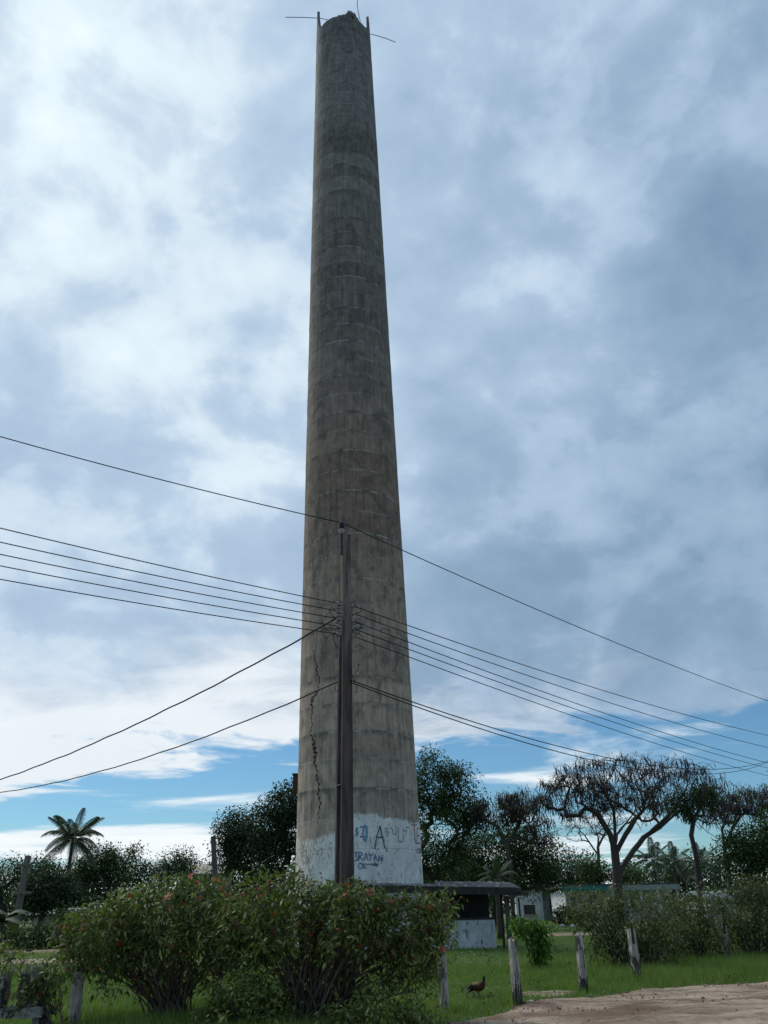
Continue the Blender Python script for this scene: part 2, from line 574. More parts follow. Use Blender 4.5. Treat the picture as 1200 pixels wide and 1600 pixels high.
ground = grid_sheet('ground', -1500, 1500, -300, 2600, 30, 30, lambda x, y: x * 0.0, MAT['meadow'])
tag(ground, 'green weedy meadow running under the trees to the horizon', 'ground')


def fbm1(x, seed):
    x = np.asarray(x, dtype=float)
    t = np.zeros_like(x)
    for k, a in enumerate((1.0, 0.55, 0.33, 0.2)):
        t += a * np.sin(x * (0.9 * 2.1 ** k) + seed * (k + 1.7)) * np.cos(x * 0.37 * 2.3 ** k + seed * 2.1)
    return t


# dirt road: its far edge runs up along the fence
EDGE = [on_ground(px, py) for px, py in ((560, 1625), (640, 1607), (720, 1598), (790, 1583), (812, 1573), (870, 1561), (940, 1557), (1000, 1549), (1100, 1540), (1200, 1534), (1330, 1523))]
EX = np.array([-60, -4] + [e.x for e in EDGE] + [60.0])
EY = np.array([12.4, 12.8] + [e.y for e in EDGE] + [EDGE[-1].y + (60 - EDGE[-1].x) * 0.8])


def road_edge(x):
    return np.interp(x, EX, EY) + 0.17 * fbm1(np.asarray(x) * 1.3, 1.0) + 0.07 * fbm1(np.asarray(x) * 6.1, 2.3)


def make_road():
    xs = np.concatenate([np.linspace(-60, -5, 24), np.linspace(-4.8, 16, 420), np.linspace(16.5, 60, 24)])
    n = 90
    V, F = [], []
    for i, x in enumerate(xs):
        e = float(road_edge(x))
        for j in range(n):
            t = (j / (n - 1)) ** 1.5
            y = e - t * (e + 6.0)
            d = e - y
            h = 0.005 + min(1, d / 0.5) * (0.012 + 0.02 * (1 + math.sin(x * 1.1 + y * 2.6 + math.sin(y * 1.3))) + 0.012 * math.sin(x * 3.7 - y * 4.1) + 0.011 * math.sin(x * 11.3 + 3 * math.sin(y * 7.1)) * math.sin(y * 13.7 + 2 * math.sin(x * 5.3)) + 0.02 * max(0, math.sin(y * 3.9 + 0.35 * x + 0.8 * math.sin(x * 0.9))) ** 3)
            bank = math.exp(-((x - 6.0) / 1.5) ** 2 - ((y - 13.2) / 0.55) ** 2)
            h += 0.16 * bank * (0.8 + 0.35 * math.sin(x * 9) * math.sin(y * 11 + x * 3))
            V.append((x, y, max(h, 0.005)))
    for i in range(len(xs) - 1):
        for j in range(n - 1):
            a = i * n + j
            F.append((a, a + 1, a + n + 1, a + n))
    o = link('dirt_road', mesh_np('dirt_road', V, [f[::-1] for f in F]), MAT['dirt'], smooth=True)
    tag(o, 'bare rutted brown dirt road passing along the fence', 'road', kind='structure')


make_road()


def blob_sheet(name, label, cx, cy, rx, ry, z, seed, rot=0.0):
    V = [(cx, cy, z)]
    n = 72
    for k in range(n):
        a = 2 * math.pi * k / n
        q = 1 + 0.16 * math.sin(3 * a + seed) + 0.11 * math.sin(7 * a + 2 * seed) + 0.07 * math.sin(15 * a + seed * 3)
        x, y = rx * q * math.cos(a), ry * q * math.sin(a)
        V.append((cx + x * math.cos(rot) - y * math.sin(rot), cy + x * math.sin(rot) + y * math.cos(rot), z))
    me = bpy.data.meshes.new(name)
    me.from_pydata(V, [], [(0, 1 + k, 1 + (k + 1) % n) for k in range(n)])
    tag(link(name, me, MAT['dirt']), label, 'ground', kind='structure')
    return (cx, cy, rx, ry, rot)


BARE = []
p = on_ground(850, 1554)
BARE.append(blob_sheet('sand_patch', 'pale sand patch at the gap between two fence posts', p.x + 0.05, p.y + 0.15, 0.65, 0.5, 0.004, 1.2, 0.5))
p = on_ground(70, 1502)
BARE.append(blob_sheet('sand_patch', 'bare sandy strip in the yard behind the balustrade', p.x, p.y, 5.2, 1.6, 0.004, 2.2))
p = on_ground(20, 1487)
BARE.append(blob_sheet('sand_patch', 'second bare sandy strip farther back before the hedge', p.x - 2, p.y, 6.5, 2.2, 0.004, 4.0))
p = on_ground(905, 1460)
BARE.append(blob_sheet('sand_patch', 'bare trodden patch of earth before the rubble', p.x - 1, p.y, 3.2, 2.0, 0.004, 3.1))


# ------------------------------------------------------------------ the chimney
CY = 39.6
bl, br = at(462, 1360, CY), at(661, 1370, CY)
tl, tr_ = at(495, 45, CY), at(578.5, 60, CY)
ZB, ZT = (bl.z + br.z) / 2, (tl.z + tr_.z) / 2
AXB, AXT = (bl.x + br.x) / 2, (tl.x + tr_.x) / 2
RB, RT = (br.x - bl.x) / 2 * 0.995, (tr_.x - tl.x) / 2 * 0.995


def axis_x(z):
    return AXB + (AXT - AXB) * (z - ZB) / (ZT - ZB)


def rad(z):
    t = (z - ZB) / (ZT - ZB)
    return RB + (RT - RB) * t


def on_shaft(px, py, off=0.0):
    """theta and z where the sight line meets the shaft"""
    d = ray(px, py)
    z = EYE + d.z * (CY - 2.5) / d.y
    for _ in range(12):
        cx, r = axis_x(z), rad(z) + off
        a = d.x ** 2 + d.y ** 2
        b = 2 * (d.x * (-cx) + d.y * (-CY))
        c = cx * cx + CY * CY - r * r
        q = max(b * b - 4 * a * c, 0.0)
        t = (-b - math.sqrt(q)) / (2 * a)
        z = EYE + d.z * t
    x, y = d.x * t, d.y * t
    return math.atan2(y - CY, x - axis_x(z)), z


def shaft_pt(th, z, off=0.0):
    r = rad(z) + off
    return Vector((axis_x(z) + r * math.cos(th), CY + r * math.sin(th), z))


CRACK_PX = [(497, 862), (498, 880), (497, 905), (494, 950), (490, 985), (488, 1012), (492, 1028), (495, 1045), (498, 1062), (498, 1076), (493, 1084), (488, 1090), (487, 1110), (487, 1130), (485.5, 1146), (489, 1160), (492, 1170), (491.5, 1184), (493, 1198), (496, 1212), (497, 1230), (499, 1250), (500, 1264), (497, 1276), (495, 1290), (494, 1296)]
CRACK_W = [0.0, 0.03, 0.022, 0.016, 0.025, 0.035, 0.06, 0.07, 0.09, 0.07, 0.18, 0.24, 0.10, 0.08, 0.09, 0.14, 0.24, 0.20, 0.11, 0.10, 0.10, 0.10, 0.08, 0.045, 0.015, 0.0]
ck = [on_shaft(*p) for p in CRACK_PX]
ckz = np.array([c[1] for c in ck])[::-1]
ckt = np.array([c[0] for c in ck])[::-1]
ckw = np.array(CRACK_W)[::-1]


def make_chimney():
    root = thing('chimney', 'tall tapering grey concrete chimney with ringed pour joints and broken rim', 'chimney', (axis_x(0), CY, 0))
    H = 1.26
    NR = int((ZT - 1.1) // H)
    N = 72
    zs = [k * H for k in range(NR + 1)]
    r2 = random.Random(5)
    for k in range(NR):
        z0, z1 = zs[k], zs[k + 1]
        dr = r2.uniform(-0.010, 0.010)
        cracked = z1 > ckz[0] and z0 < ckz[-1]
        strong = 1.0 if k % 2 == 0 else 0.25
        rows = [z0, z0 + 0.022] + (list(np.arange(z0 + 0.06, z1 - 0.03, 0.045)) if cracked else [z0 + H * 0.35, z0 + H * 0.7]) + [z1 - 0.022, z1]
        V, F = [], []
        for j, z in enumerate(rows):
            lip = (-0.012 if (k + (j > 0)) % 2 else -0.005) if j in (0, len(rows) - 1) else dr * 0.6
            th0 = float(np.interp(z, ckz, ckt))
            w = 0.0
            if cracked:
                w = float(np.interp(z, ckz, ckw)) if ckz[0] < z < ckz[-1] else 0.0
                if w > 0:
                    w = max(0.004, w * (1 + 0.35 * math.sin(z * 31) + 0.3 * math.sin(z * 67 + 1)))
                    th0 += (0.016 * math.sin(z * 9.0) + 0.012 * math.sin(z * 23 + 2)) * (1 if w > 0.01 else 0.4)
                w /= rad(z)
            for i in range(N + 1):
                th = th0 + w / 2 + (2 * math.pi - w) * i / N
                V.append(shaft_pt(th, z, lip))
            if cracked:
                V.append(shaft_pt(th0 - w / 2 * 0.8, z, -0.35))
                V.append(shaft_pt(th0 + w / 2 * 0.8, z, -0.35))
        n = N + (3 if cracked else 1)
        for j in range(len(rows) - 1):
            for i in range(n - 1):
                a = j * n + i
                F.append((a, a + 1, a + n + 1, a + n))
            if cracked:
                a = j * n
                F.append((a + n - 1, a, a + n, a + 2 * n - 1))
        mb = MB()
        mb.add(V, F)
        o = mb.build('concrete_ring', MAT['chimney_concrete'], root, smooth=False)
        o.pass_index = 10 if k % 2 == 0 else (7 if k % 3 else 4)
    # the broken top ring: outer and inner wall, ragged height
    z0 = zs[-1]
    NT_ = 240
    prof = []
    pa = [-180, -176, -170, -166, -160, -154, -147, -140, -120, -95, -82, -78, -72, -62, -55, -47, -40, -32, -26, -22, -19, -14, -10, -5, 0, 6, 20, 40, 55, 62, 80, 100, 120, 135, 150, 165, 172, 180]
    ph = [3.0, 3.4, 3.7, 2.5, 1.9, 1.0, 0.2, -0.1, 0.05, 0.15, 0.3, 0.75, 0.85, 0.7, 0.3, -0.15, -0.4, -0.1, 0.5, 0.85, 0.3, 0.4, 2.3, 3.2, 2.0, 0.4, 0.3, -0.3, 0.6, 1.4, 0.3, 0.1, 0.8, 0.2, 0.9, 0.3, 0.4, 3.0]
    r3 = random.Random(9)
    ztop = ZT - 1.25
    for i in range(NT_):
        a = -180 + 360 * i / NT_
        h = float(np.interp(a, pa, ph)) + r3.uniform(-0.09, 0.09)
        prof.append(max(ztop - z0 + h, 0.25))
    V, F = [], []
    for i in range(NT_):
        th = -math.pi + 2 * math.pi * i / NT_
        z1 = z0 + prof[i]
        rr = -0.012 + 0.012 * r3.random()
        V += [shaft_pt(th, z0, -0.016), shaft_pt(th, z0 + 0.03, 0.0), shaft_pt(th, (z0 + z1) / 2, rr), shaft_pt(th, z1, rr - 0.02 * r3.random()),
              shaft_pt(th, z1 - 0.05 * r3.random(), -0.22), shaft_pt(th, z0 - 4, -0.26)]
    for i in range(NT_):
        j = (i + 1) % NT_
        for q in range(5):
            F.append((i * 6 + q, j * 6 + q, j * 6 + q + 1, i * 6 + q + 1))
    mb = MB()
    mb.add(V, F)
    rim = tag(mb.build('broken_rim', MAT['chimney_concrete'], root), 'ragged broken rim with upright shards')
    # bent reinforcing bars
    for pts in ([(517, 38), (512, 31), (500, 28.5), (480, 27.5), (460, 27), (446, 27)], [(563, 34), (560, 20), (558, 6), (559, -4)], [(579, 53), (590, 56), (603, 60), (618, 66)]):
        mb = MB()
        mb.tube([at(px, py, CY - (1.2 if 500 < px < 577 else 0.2)) for px, py in pts], 0.028, 5)
        mb.build('reinforcing_bar', MAT['rust'], rim)
    # small lump of debris with a twig on the rim
    mb = MB()
    q = at(551, 27, CY - RT * 0.95)
    mb.tube([q, q + Vector((0.03, 0, 0.3)), q + Vector((0.16, 0, 0.6))], [0.10, 0.05, 0.02], 5)
    mb.tube([q + Vector((0, 0, 0.2)), q + Vector((-0.2, 0, 0.4))], [0.05, 0.02], 5)
    mb.build('rim_stub', MAT['iron'], rim)
    # iron bracket on the flank
    q0, q1 = at(459.5, 1212, CY), at(464.5, 1240, CY)
    mb = MB()
    mb.box((q0.x - 0.02, CY - 0.25, q1.z), (q1.x + 0.12, CY + 0.25, q0.z))
    mb.box((q0.x - 0.06, CY - 0.3, q0.z), (q1.x + 0.12, CY + 0.3, q0.z + 0.07))
    mb.build('iron_bracket', MAT['rust'], root)
    return root


chimney = make_chimney()


def graffiti():
    def paint(name, c1, c2):
        m, T, bs, out = material(name)
        tc = T.n('ShaderNodeTexCoord').outputs['Object']
        f = T.noise(tc, 14.0, 6.0, 0.7)
        T.put(bs.inputs['Base Color'], T.ramp(f, [(0.38, c1), (0.66, c2)]))
        return m
    blue = paint('blue_paint', (0.03, 0.08, 0.20), (0.28, 0.34, 0.45))
    cyan = paint('cyan_paint', (0.03, 0.17, 0.33), (0.30, 0.44, 0.54))
    black = paint('black_paint', (0.03, 0.04, 0.06), (0.28, 0.30, 0.34))
    faint = paint('faded_paint', (0.18, 0.20, 0.24), (0.50, 0.52, 0.54))
    red = paint('red_paint', (0.20, 0.05, 0.05), (0.38, 0.20, 0.19))

    def zo(x, y):            # coordinates measured on an enlargement of the wall
        return 450 + x * 230 / 1200.0, 1240 + y * 150 / 783.0

    def writing(label, mat, strokes, width):
        V, F = [], []
        for st in strokes:
            pts = []
            for (x0, y0), (x1, y1) in zip(st[:-1], st[1:]):
                k = max(2, int(math.hypot(x1 - x0, y1 - y0) / 12))
                pts += [(x0 + (x1 - x0) * i / k, y0 + (y1 - y0) * i / k) for i in range(k)]
            pts.append(st[-1])
            tz = [on_shaft(*zo(*p)) for p in pts]
            b = len(V)
            for i, (th, z) in enumerate(tz):
                a, c = tz[max(i - 1, 0)], tz[min(i + 1, len(tz) - 1)]
                dt, dz = (c[0] - a[0]) * rad(z), c[1] - a[1]
                L = math.hypot(dt, dz) or 1
                w = width * random.uniform(0.75, 1.2) / 2
                for s in (-1, 1):
                    V.append(shaft_pt(th - s * dz / L * w / rad(z), z + s * dt / L * w, 0.018))
            for i in range(len(tz) - 1):
                F.append((b + 2 * i, b + 2 * i + 1, b + 2 * i + 3, b + 2 * i + 2))
        mb = MB()
        mb.add(V, F)
        tag(mb.build('graffiti_letter', mat, chimney), label)

    def ell(cx, cy, rx, ry, a0=0, a1=360, n=14):
        return [(cx + rx * math.cos(R(a0 + (a1 - a0) * i / n)), cy + ry * math.sin(R(a0 + (a1 - a0) * i / n))) for i in range(n + 1)]
    def word(label, mat, letters, width):
        for lt in letters:
            writing(label, mat, lt, width)
    word('sprayed cyan sign or letter', cyan, [
        [[(575, 285), (556, 292), (553, 306), (572, 316), (570, 330), (548, 334)], [(562, 272), (562, 352)]],
        [[(585, 272), (655, 270)], [(585, 352), (640, 350)], ell(628, 325, 17, 68), ell(626, 326, 11, 60)]], 0.055)
    word('large dark letter A', black, [[[(706, 452), (722, 352), (748, 264)], [(748, 264), (768, 350), (790, 448)], [(715, 358), (778, 356)]]], 0.06)
    word('thin faded letter after the large A', faint, [
        [[(818, 284), (796, 280), (788, 296), (796, 312), (814, 320), (818, 336), (800, 346)]],
        [[(836, 268), (852, 300)], [(880, 266), (880, 332)], [(852, 300), (852, 330), (882, 330)]],
        [[(898, 280), (898, 390), (932, 390)]],
        [[(940, 282), (940, 392)], [(940, 304), (972, 304)], [(962, 276), (962, 350)], [(962, 276), (984, 276)]], [[(1000, 290), (1003, 340)]]], 0.038)
    word('red letter at the edge', red, [[[(1004, 254), (1048, 256)], [(1026, 256), (1036, 402)]], [[(1050, 284), (1050, 404)], [(1050, 284), (1066, 280)], [(1050, 342), (1070, 344)], [(1046, 404), (1074, 404)]]], 0.05)
    word('small black loop mark', black, [[ell(1066, 466, 12, 18, -60, 300), [(1072, 452), (1084, 484)], [(1084, 450), (1070, 484)]]], 0.045)
    word('blue sprayed capital letter', blue, [
        [[(540, 480), (552, 478), (560, 492), (548, 510)], [(548, 510), (564, 520), (560, 544), (540, 548)]],
        [[(576, 548), (578, 476)], [(578, 478), (600, 480), (606, 498), (580, 512)], [(584, 512), (610, 546)]],
        [[(618, 546), (634, 484), (652, 544)], [(624, 522), (646, 520)]],
        [[(662, 486), (674, 514)], [(692, 484), (674, 514), (670, 550)]],
        [[(698, 550), (711, 492), (726, 550)], [(704, 526), (722, 526)]],
        [[(738, 556), (740, 500), (764, 556), (766, 500)]],
        [ell(590, 590, 16, 24)], [[(616, 566), (616, 612)], [(640, 568), (618, 588), (638, 612)]]], 0.052)
    word('dark scribbled blot', black, [[[(640, 578), (700, 574)], [(700, 588), (712, 560), (722, 584), (736, 570), (724, 592), (704, 580)]]], 0.05)


graffiti()
#OBJECTS


# ------------------------------------------------------------------ utility pole and wires
PY = 14.75
pb = on_ground(537, 1592)
PX_ = pb.x
POLE_TOP = at(541, 838, PY).z


def make_pole():
    root = thing('utility_pole', 'dark concrete utility pole with channelled sides in front of the chimney', 'utility pole', (PX_, PY, 0))
    rot = R(27)
    c, s = math.cos(rot), math.sin(rot)
    rings = []
    zlist = [-0.3, 0.0, 1.0, 2.0, 3.0, 4.0, 5.0, 5.8, 6.15, 6.3, 6.6, 7.0, 7.5, 7.9, POLE_TOP - 0.12, POLE_TOP]
    rr = random.Random(3)
    for z in zlist:
        t = max(z, 0) / POLE_TOP
        W, D = 0.262 * (1 - 0.42 * t) / 2, 0.33 * (1 - 0.42 * t) / 2
        e = 0.068 if z < 6.16 else 0.004
        g = D * 0.55
        j = 0.008 if z > 6.2 else 0.004
        sec = [(-W, -D), (W, -D), (W, -g), (W - e, -g + 0.02), (W - e, g - 0.02), (W, g), (W, D), (-W, D), (-W, g), (-W + e, g - 0.02), (-W + e, -g + 0.02), (-W, -g)]
        ring = []
        for x, y in sec:
            x += rr.uniform(-j, j)
            y += rr.uniform(-j, j)
            ring.append((PX_ + c * x - s * y + 0.0 * z, PY + s * x + c * y, z + (0.05 * rr.random() if z == POLE_TOP else 0)))
        rings.append(ring)
    MB().loft(rings).build('shaft', MAT['pole_concrete'], root)

    def loc(x, y, z):
        return Vector((PX_ + c * x - s * y, PY + s * x + c * y, z))
    # cross bars bridging the channel
    for z in (3.52, 1.1):
        t = z / POLE_TOP
        W, D = 0.262 * (1 - 0.42 * t) / 2, 0.33 * (1 - 0.42 * t) / 2
        MB().tube([loc(-W - 0.006, -D * 0.7, z), loc(-W - 0.006, D * 0.7, z)], 0.012, 5).build('step_bar', MAT['iron'], root)
    # top bracket with its pin insulator
    W = 0.262 * 0.58 / 2
    mb = MB()
    b0 = loc(-W - 0.012, 0.0, POLE_TOP - 0.42)
    mb.tube([b0, loc(-W - 0.012, 0.0, POLE_TOP - 0.05), loc(-W - 0.02, -0.02, POLE_TOP + 0.06)], [0.03, 0.03, 0.022], 6)
    br_ = mb.build('bracket', MAT['iron'], root)
    ic = loc(-W - 0.02, -0.02, POLE_TOP)
    prof = [(0.03, 0.03), (0.05, 0.05), (0.05, 0.09), (0.062, 0.10), (0.062, 0.13), (0.062, 0.131)]
    MB().loft([[ic + Vector((r * math.cos(a * math.pi / 6), r * math.sin(a * math.pi / 6), h)) for a in range(12)] for r, h in prof]).build('insulator_foot', MAT['porcelain'], root, smooth=True)
    prof = [(0.066, 0.132), (0.068, 0.15), (0.062, 0.165), (0.066, 0.19), (0.060, 0.21), (0.064, 0.24), (0.060, 0.262), (0.035, 0.275), (0.032, 0.285), (0.032, 0.30), (0.02, 0.31)]
    MB().loft([[ic + Vector((r * math.cos(a * math.pi / 6), r * math.sin(a * math.pi / 6), h)) for a in range(12)] for r, h in prof]).build('pin_insulator', MAT['insulator_dark'], root, smooth=True)
    top = ic + Vector((0, 0, 0.285))
    # spool insulators on both flanks
    lefts, rights = [], []
    for k in range(5):
        z = 6.92 - 0.155 * k
        t = z / POLE_TOP
        W, D = 0.262 * (1 - 0.42 * t) / 2, 0.33 * (1 - 0.42 * t) / 2
        for side, lst in ((-1, lefts), (1, rights)):
            outx = W + (0.07 if side < 0 else 0.045) + 0.01 * (k % 2)
            p = loc(side * outx, -0.03, z)
            mb = MB()
            mb.tube([loc(side * (W - 0.01), -0.03, z + 0.045), loc(side * (outx + 0.03), -0.03, z + 0.045)], 0.009, 4)
            mb.tube([loc(side * (W - 0.01), -0.03, z - 0.045), loc(side * (outx + 0.03), -0.03, z - 0.045)], 0.009, 4)
            mb.tube([loc(side * outx, -0.03, z - 0.07), loc(side * outx, -0.03, z + 0.07)], 0.007, 4)
            ck_ = mb.build('clevis', MAT['iron'], root)
            pr = [(0.02, -0.036), (0.036, -0.032), (0.036, -0.016), (0.022, -0.006), (0.022, 0.006), (0.036, 0.016), (0.036, 0.032), (0.02, 0.036)]
            MB().loft([[p + Vector((r * math.cos(a * math.pi / 5), r * math.sin(a * math.pi / 5), h)) for a in range(10)] for r, h in pr]).build('spool_insulator', MAT['porcelain'], root, smooth=True)
            lst.append(p)
    # looping jumper leads
    rj = random.Random(12)

    def loop(pts, r=0.007):
        P = [Vector(q) for q in pts]
        out = []
        for i in range(len(P) - 1):
            p0, p1, p2, p3 = P[max(i - 1, 0)], P[i], P[i + 1], P[min(i + 2, len(P) - 1)]
            for k in range(6):
                t = k / 6
                out.append(0.5 * ((2 * p1) + (p2 - p0) * t + (2 * p0 - 5 * p1 + 4 * p2 - p3) * t * t + (3 * p1 - p0 - 3 * p2 + p3) * t ** 3))
        out.append(P[-1])
        MB().tube(out, r, 4).build('jumper_lead', MAT['wire'], root, smooth=True)
    A = lambda px, py, dy=0.0: at(px, py, PY - 0.15 + dy)
    loop([A(522, 939), A(514, 955, .05), A(505, 966, -.1), A(505, 978), A(514, 985, .05), A(529, 980)])
    loop([A(530, 951), A(519, 952), A(516, 957, -.05), A(522, 964), A(530, 963)])
    loop([A(531, 966), A(524, 975, -.05), A(518, 974), A(516, 980), A(524, 984), A(531, 981)])
    loop([A(530, 992), A(521, 991, .05), A(522, 1002), A(526, 1010), A(530, 1014)])
    loop([A(503, 987), A(507, 995), A(511, 997, .05), A(514, 992), A(523, 991)])
    loop([A(555, 958), A(561, 957, .05), A(565, 953), A(563, 948)])
    loop([A(554, 976), A(560, 974, .05), A(566, 980), A(569, 983)])
    loop([A(556, 984), A(562, 982), A(566, 979)])
    loop([A(555, 992), A(561, 990), A(569, 997)])
    loop([A(555, 1012), A(561, 1007, .05), A(570, 1013)])
    loop([A(555, 1052), A(559, 1045, .05), A(560, 1038), A(561, 1040)])
    loop([A(528, 1068), A(524, 1072), A(524, 1078, .05), A(528, 1082)])
    loop([A(555, 1068), A(558, 1074, .05), A(557, 1080), A(554, 1083)])
    loop([A(547, 1042), A(549, 1050), A(552, 1060), A(556, 1066)], 0.012)
    return root, top, lefts, rights


pole, wire_top, spl, spr = make_pole()


def span(name, label, a, b, sag, r=0.010, cat='wire', over=1.0, n=40, wig=0.0, group=None):
    a, b = Vector(a), Vector(b)
    q = 1.0 / over
    b = a + (b + Vector((0, 0, sag * 4 * q * (1 - q))) - a) * over
    pts = []
    for k in range(n + 1):
        t = k / n
        p = a.lerp(b, t)
        p.z -= sag * 4 * t * (1 - t)
        if wig:
            p.z += wig * math.sin(t * 60) * math.sin(t * 23)
        pts.append(p)
    o = MB().tube(pts, r, 5).build(name, MAT['wire'], None, smooth=True, origin=a)
    tag(o, label, cat, group)
    return o


def far_pt(px, py, Y):
    return at(px, py, Y)


# the line comes in from the left front and leaves to the right rear; each wire is dead-ended on the pole
span('power_line', 'topmost wire coming in from the left onto the black pin insulator', wire_top, far_pt(0, 682, 12.4), 0.16, 0.011, over=1.7, group='wires strung from the channelled pole')
span('power_line', 'topmost wire leaving the black pin insulator towards the bare pod tree', wire_top, far_pt(1200, 1095, 31), 0.3, 0.011, over=1.3, group='wires strung from the channelled pole')
lw = [(825, 10.9), (847, 11.2), (866, 11.5), (884, 11.8), (905, 12.1)]
names = ['highest', 'second highest', 'middle', 'second lowest', 'lowest']
for k in range(5):
    y0, Yd = lw[k]
    e = far_pt(0, y0, Yd)
    span('power_line', f'{names[k]} of five parallel wires left of the channelled pole', spl[k], e, 0.07, 0.0095, over=1.5, group='wires strung from the channelled pole')
rw = [(1149, 30), (1168, 32), (1192, 34), (1200, 36), (1212, 38)]
for k in range(5):
    y0, Yd = rw[k]
    e = far_pt(1200, y0, Yd)
    span('power_line', f'{names[k]} of five parallel wires leaving the pole over the rooftops', spr[k], e, 0.30, 0.010, over=1.25, group='wires strung from the channelled pole')
span('service_cable', 'thick twisted black cable sloping down from the pole past the palm', spl[2] + Vector((-0.05, -0.05, -0.02)), far_pt(0, 1218, 23), 0.35, 0.017, 'cable', 1.2, 60, 0.012)
span('service_cable', 'lower slack cable sloping down from the pole past the palm', (PX_ - 0.13, PY - 0.12, 5.36), far_pt(0, 1238, 25), 0.45, 0.014, 'cable', 1.2, 60, 0.008)
span('service_cable', 'upper one of two slack cables sagging over the rooftops', (PX_ + 0.12, PY - 0.14, 5.38), far_pt(1200, 1189, 42), 1.2, 0.012, 'cable', 1.15, 60)
span('service_cable', 'lower one of two slack cables sagging over the rooftops', (PX_ + 0.12, PY - 0.14, 5.34), far_pt(1200, 1191, 43), 1.4, 0.012, 'cable', 1.15, 60)


# ------------------------------------------------------------------ fence posts
def fence_post(px, py, tx, ty, w, label, stick=None, seed=0):
    r_ = random.Random(seed)
    b = on_ground(px, py)
    t = at(tx, ty, b.y)
    root = thing('fence_post', label, 'fence post', (b.x, b.y, 0), 'fence posts along the road')
    rings = []
    n = 10
    for k in range(13):
        f = k / 12
        c = Vector((b.x, b.y, -0.15)).lerp(Vector((t.x, t.y, t.z)), f)
        rings.append([])
        for i in range(n):
            a = 2 * math.pi * i / n
            q = (abs(math.cos(a)) ** 4 + abs(math.sin(a)) ** 4) ** -0.25
            rr = w / 2 * q * (1.06 - 0.12 * f) * (0.9 + 0.2 * r_.random())
            z = c.z + (r_.uniform(-0.05, 0.06) if k == 12 else 0)
            rings[-1].append((c.x + rr * math.cos(a + 0.5), c.y + rr * math.sin(a + 0.5), z))
    sh = MB().loft(rings).build('shaft', MAT['post_weathered'], root)
    sh.pass_index = 10 if seed in (4, 5, 6) else (5 if seed == 7 else 0)
    if stick:
        q = at(*stick, b.y)
        MB().tube([t - Vector((0, 0, 0.25)) + Vector((0, -w * 0.5, 0)), t.lerp(q, 0.5) + Vector((0.03, -w * .5, 0)), q], [0.03, 0.022, 0.012], 5).build('stick', MAT['bark_dark'], root)


fence_post(116, 1604, 123, 1516, 0.17, 'pale split fence post beside the broken concrete balustrade', seed=1)
fence_post(338, 1592, 342, 1500, 0.15, 'grey fence post standing between the two red flowered shrubs', seed=2)
fence_post(695, 1582, 690, 1478, 0.13, 'grey fence post at the edge of the flowered shrub near the hen', seed=3)
fence_post(810, 1571, 800, 1468, 0.145, 'leaning pale fence post in front of the hut post and sapling', seed=4)
fence_post(912, 1551, 904, 1462, 0.15, 'pale fence post with charred foot between sapling and olive shrub', seed=5)
fence_post(997, 1536, 986, 1454, 0.17, 'leaning fence post with charred foot and a twig tip against the olive shrub', stick=(978, 1432), seed=6)
fence_post(1138, 1506, 1128, 1443, 0.20, 'leaning fence post carrying a tall thin dark stick', stick=(1121, 1396), seed=7)


# ------------------------------------------------------------------ broken balustrade, bottom left
def balustrade():
    Y = 13.6
    b = at(50, 1600, Y)
    root = thing('balustrade', 'broken mouldy concrete balustrade with cap and ragged stump', 'balustrade', (b.x, Y, 0))

    def chunk(name, px0, py0, px1, py1, d0, d1, jit, seed, top=None):
        rq = random.Random(seed)
        lo, hi = at(px0, py1, Y), at(px1, py0, Y)
        bm = bmesh.new()
        bmesh.ops.create_cube(bm, size=1.0)
        bmesh.ops.subdivide_edges(bm, edges=bm.edges[:], cuts=4, use_grid_fill=True)
        for v in bm.verts:
            x, y, z = v.co.x + .5, v.co.y + .5, v.co.z + .5
            zz = lo.z + (hi.z - lo.z) * z
            if top and z > 0.99:
                zz += (top(x) + rq.uniform(-0.5, 0.5) * 0.5) * (hi.z - lo.z)
            v.co = (lo.x + (hi.x - lo.x) * x + rq.uniform(-jit, jit), Y + d0 + (d1 - d0) * y + rq.uniform(-jit, jit), zz + rq.uniform(-jit, jit))
        me = bpy.data.meshes.new(name)
        for v in bm.verts:
            v.co -= Vector(root.location)
        bm.to_mesh(me)
        bm.free()
        return link(name, me, MAT['mold_concrete'], root)
    zb = at(50, 1760, Y)
    chunk('column', 35, 1588, 68, 1745, -0.17, 0.17, 0.008, 1)
    chunk('cap', 16, 1571, 78, 1588, -0.26, 0.26, 0.014, 2)
    chunk('stump', 31, 1523, 70, 1571.5, -0.16, 0.2, 0.02, 3, top=lambda x: 0.16 - 0.5 * max(0, 0.25 - x) - 0.25 * max(0, x - .8))
    chunk('rail', -90, 1574, 17, 1590, -0.14, 0.14, 0.012, 4)
    chunk('block', -60, 1526, 13, 1574.5, -0.15, 0.15, 0.012, 5, top=lambda x: 0.05)


balustrade()


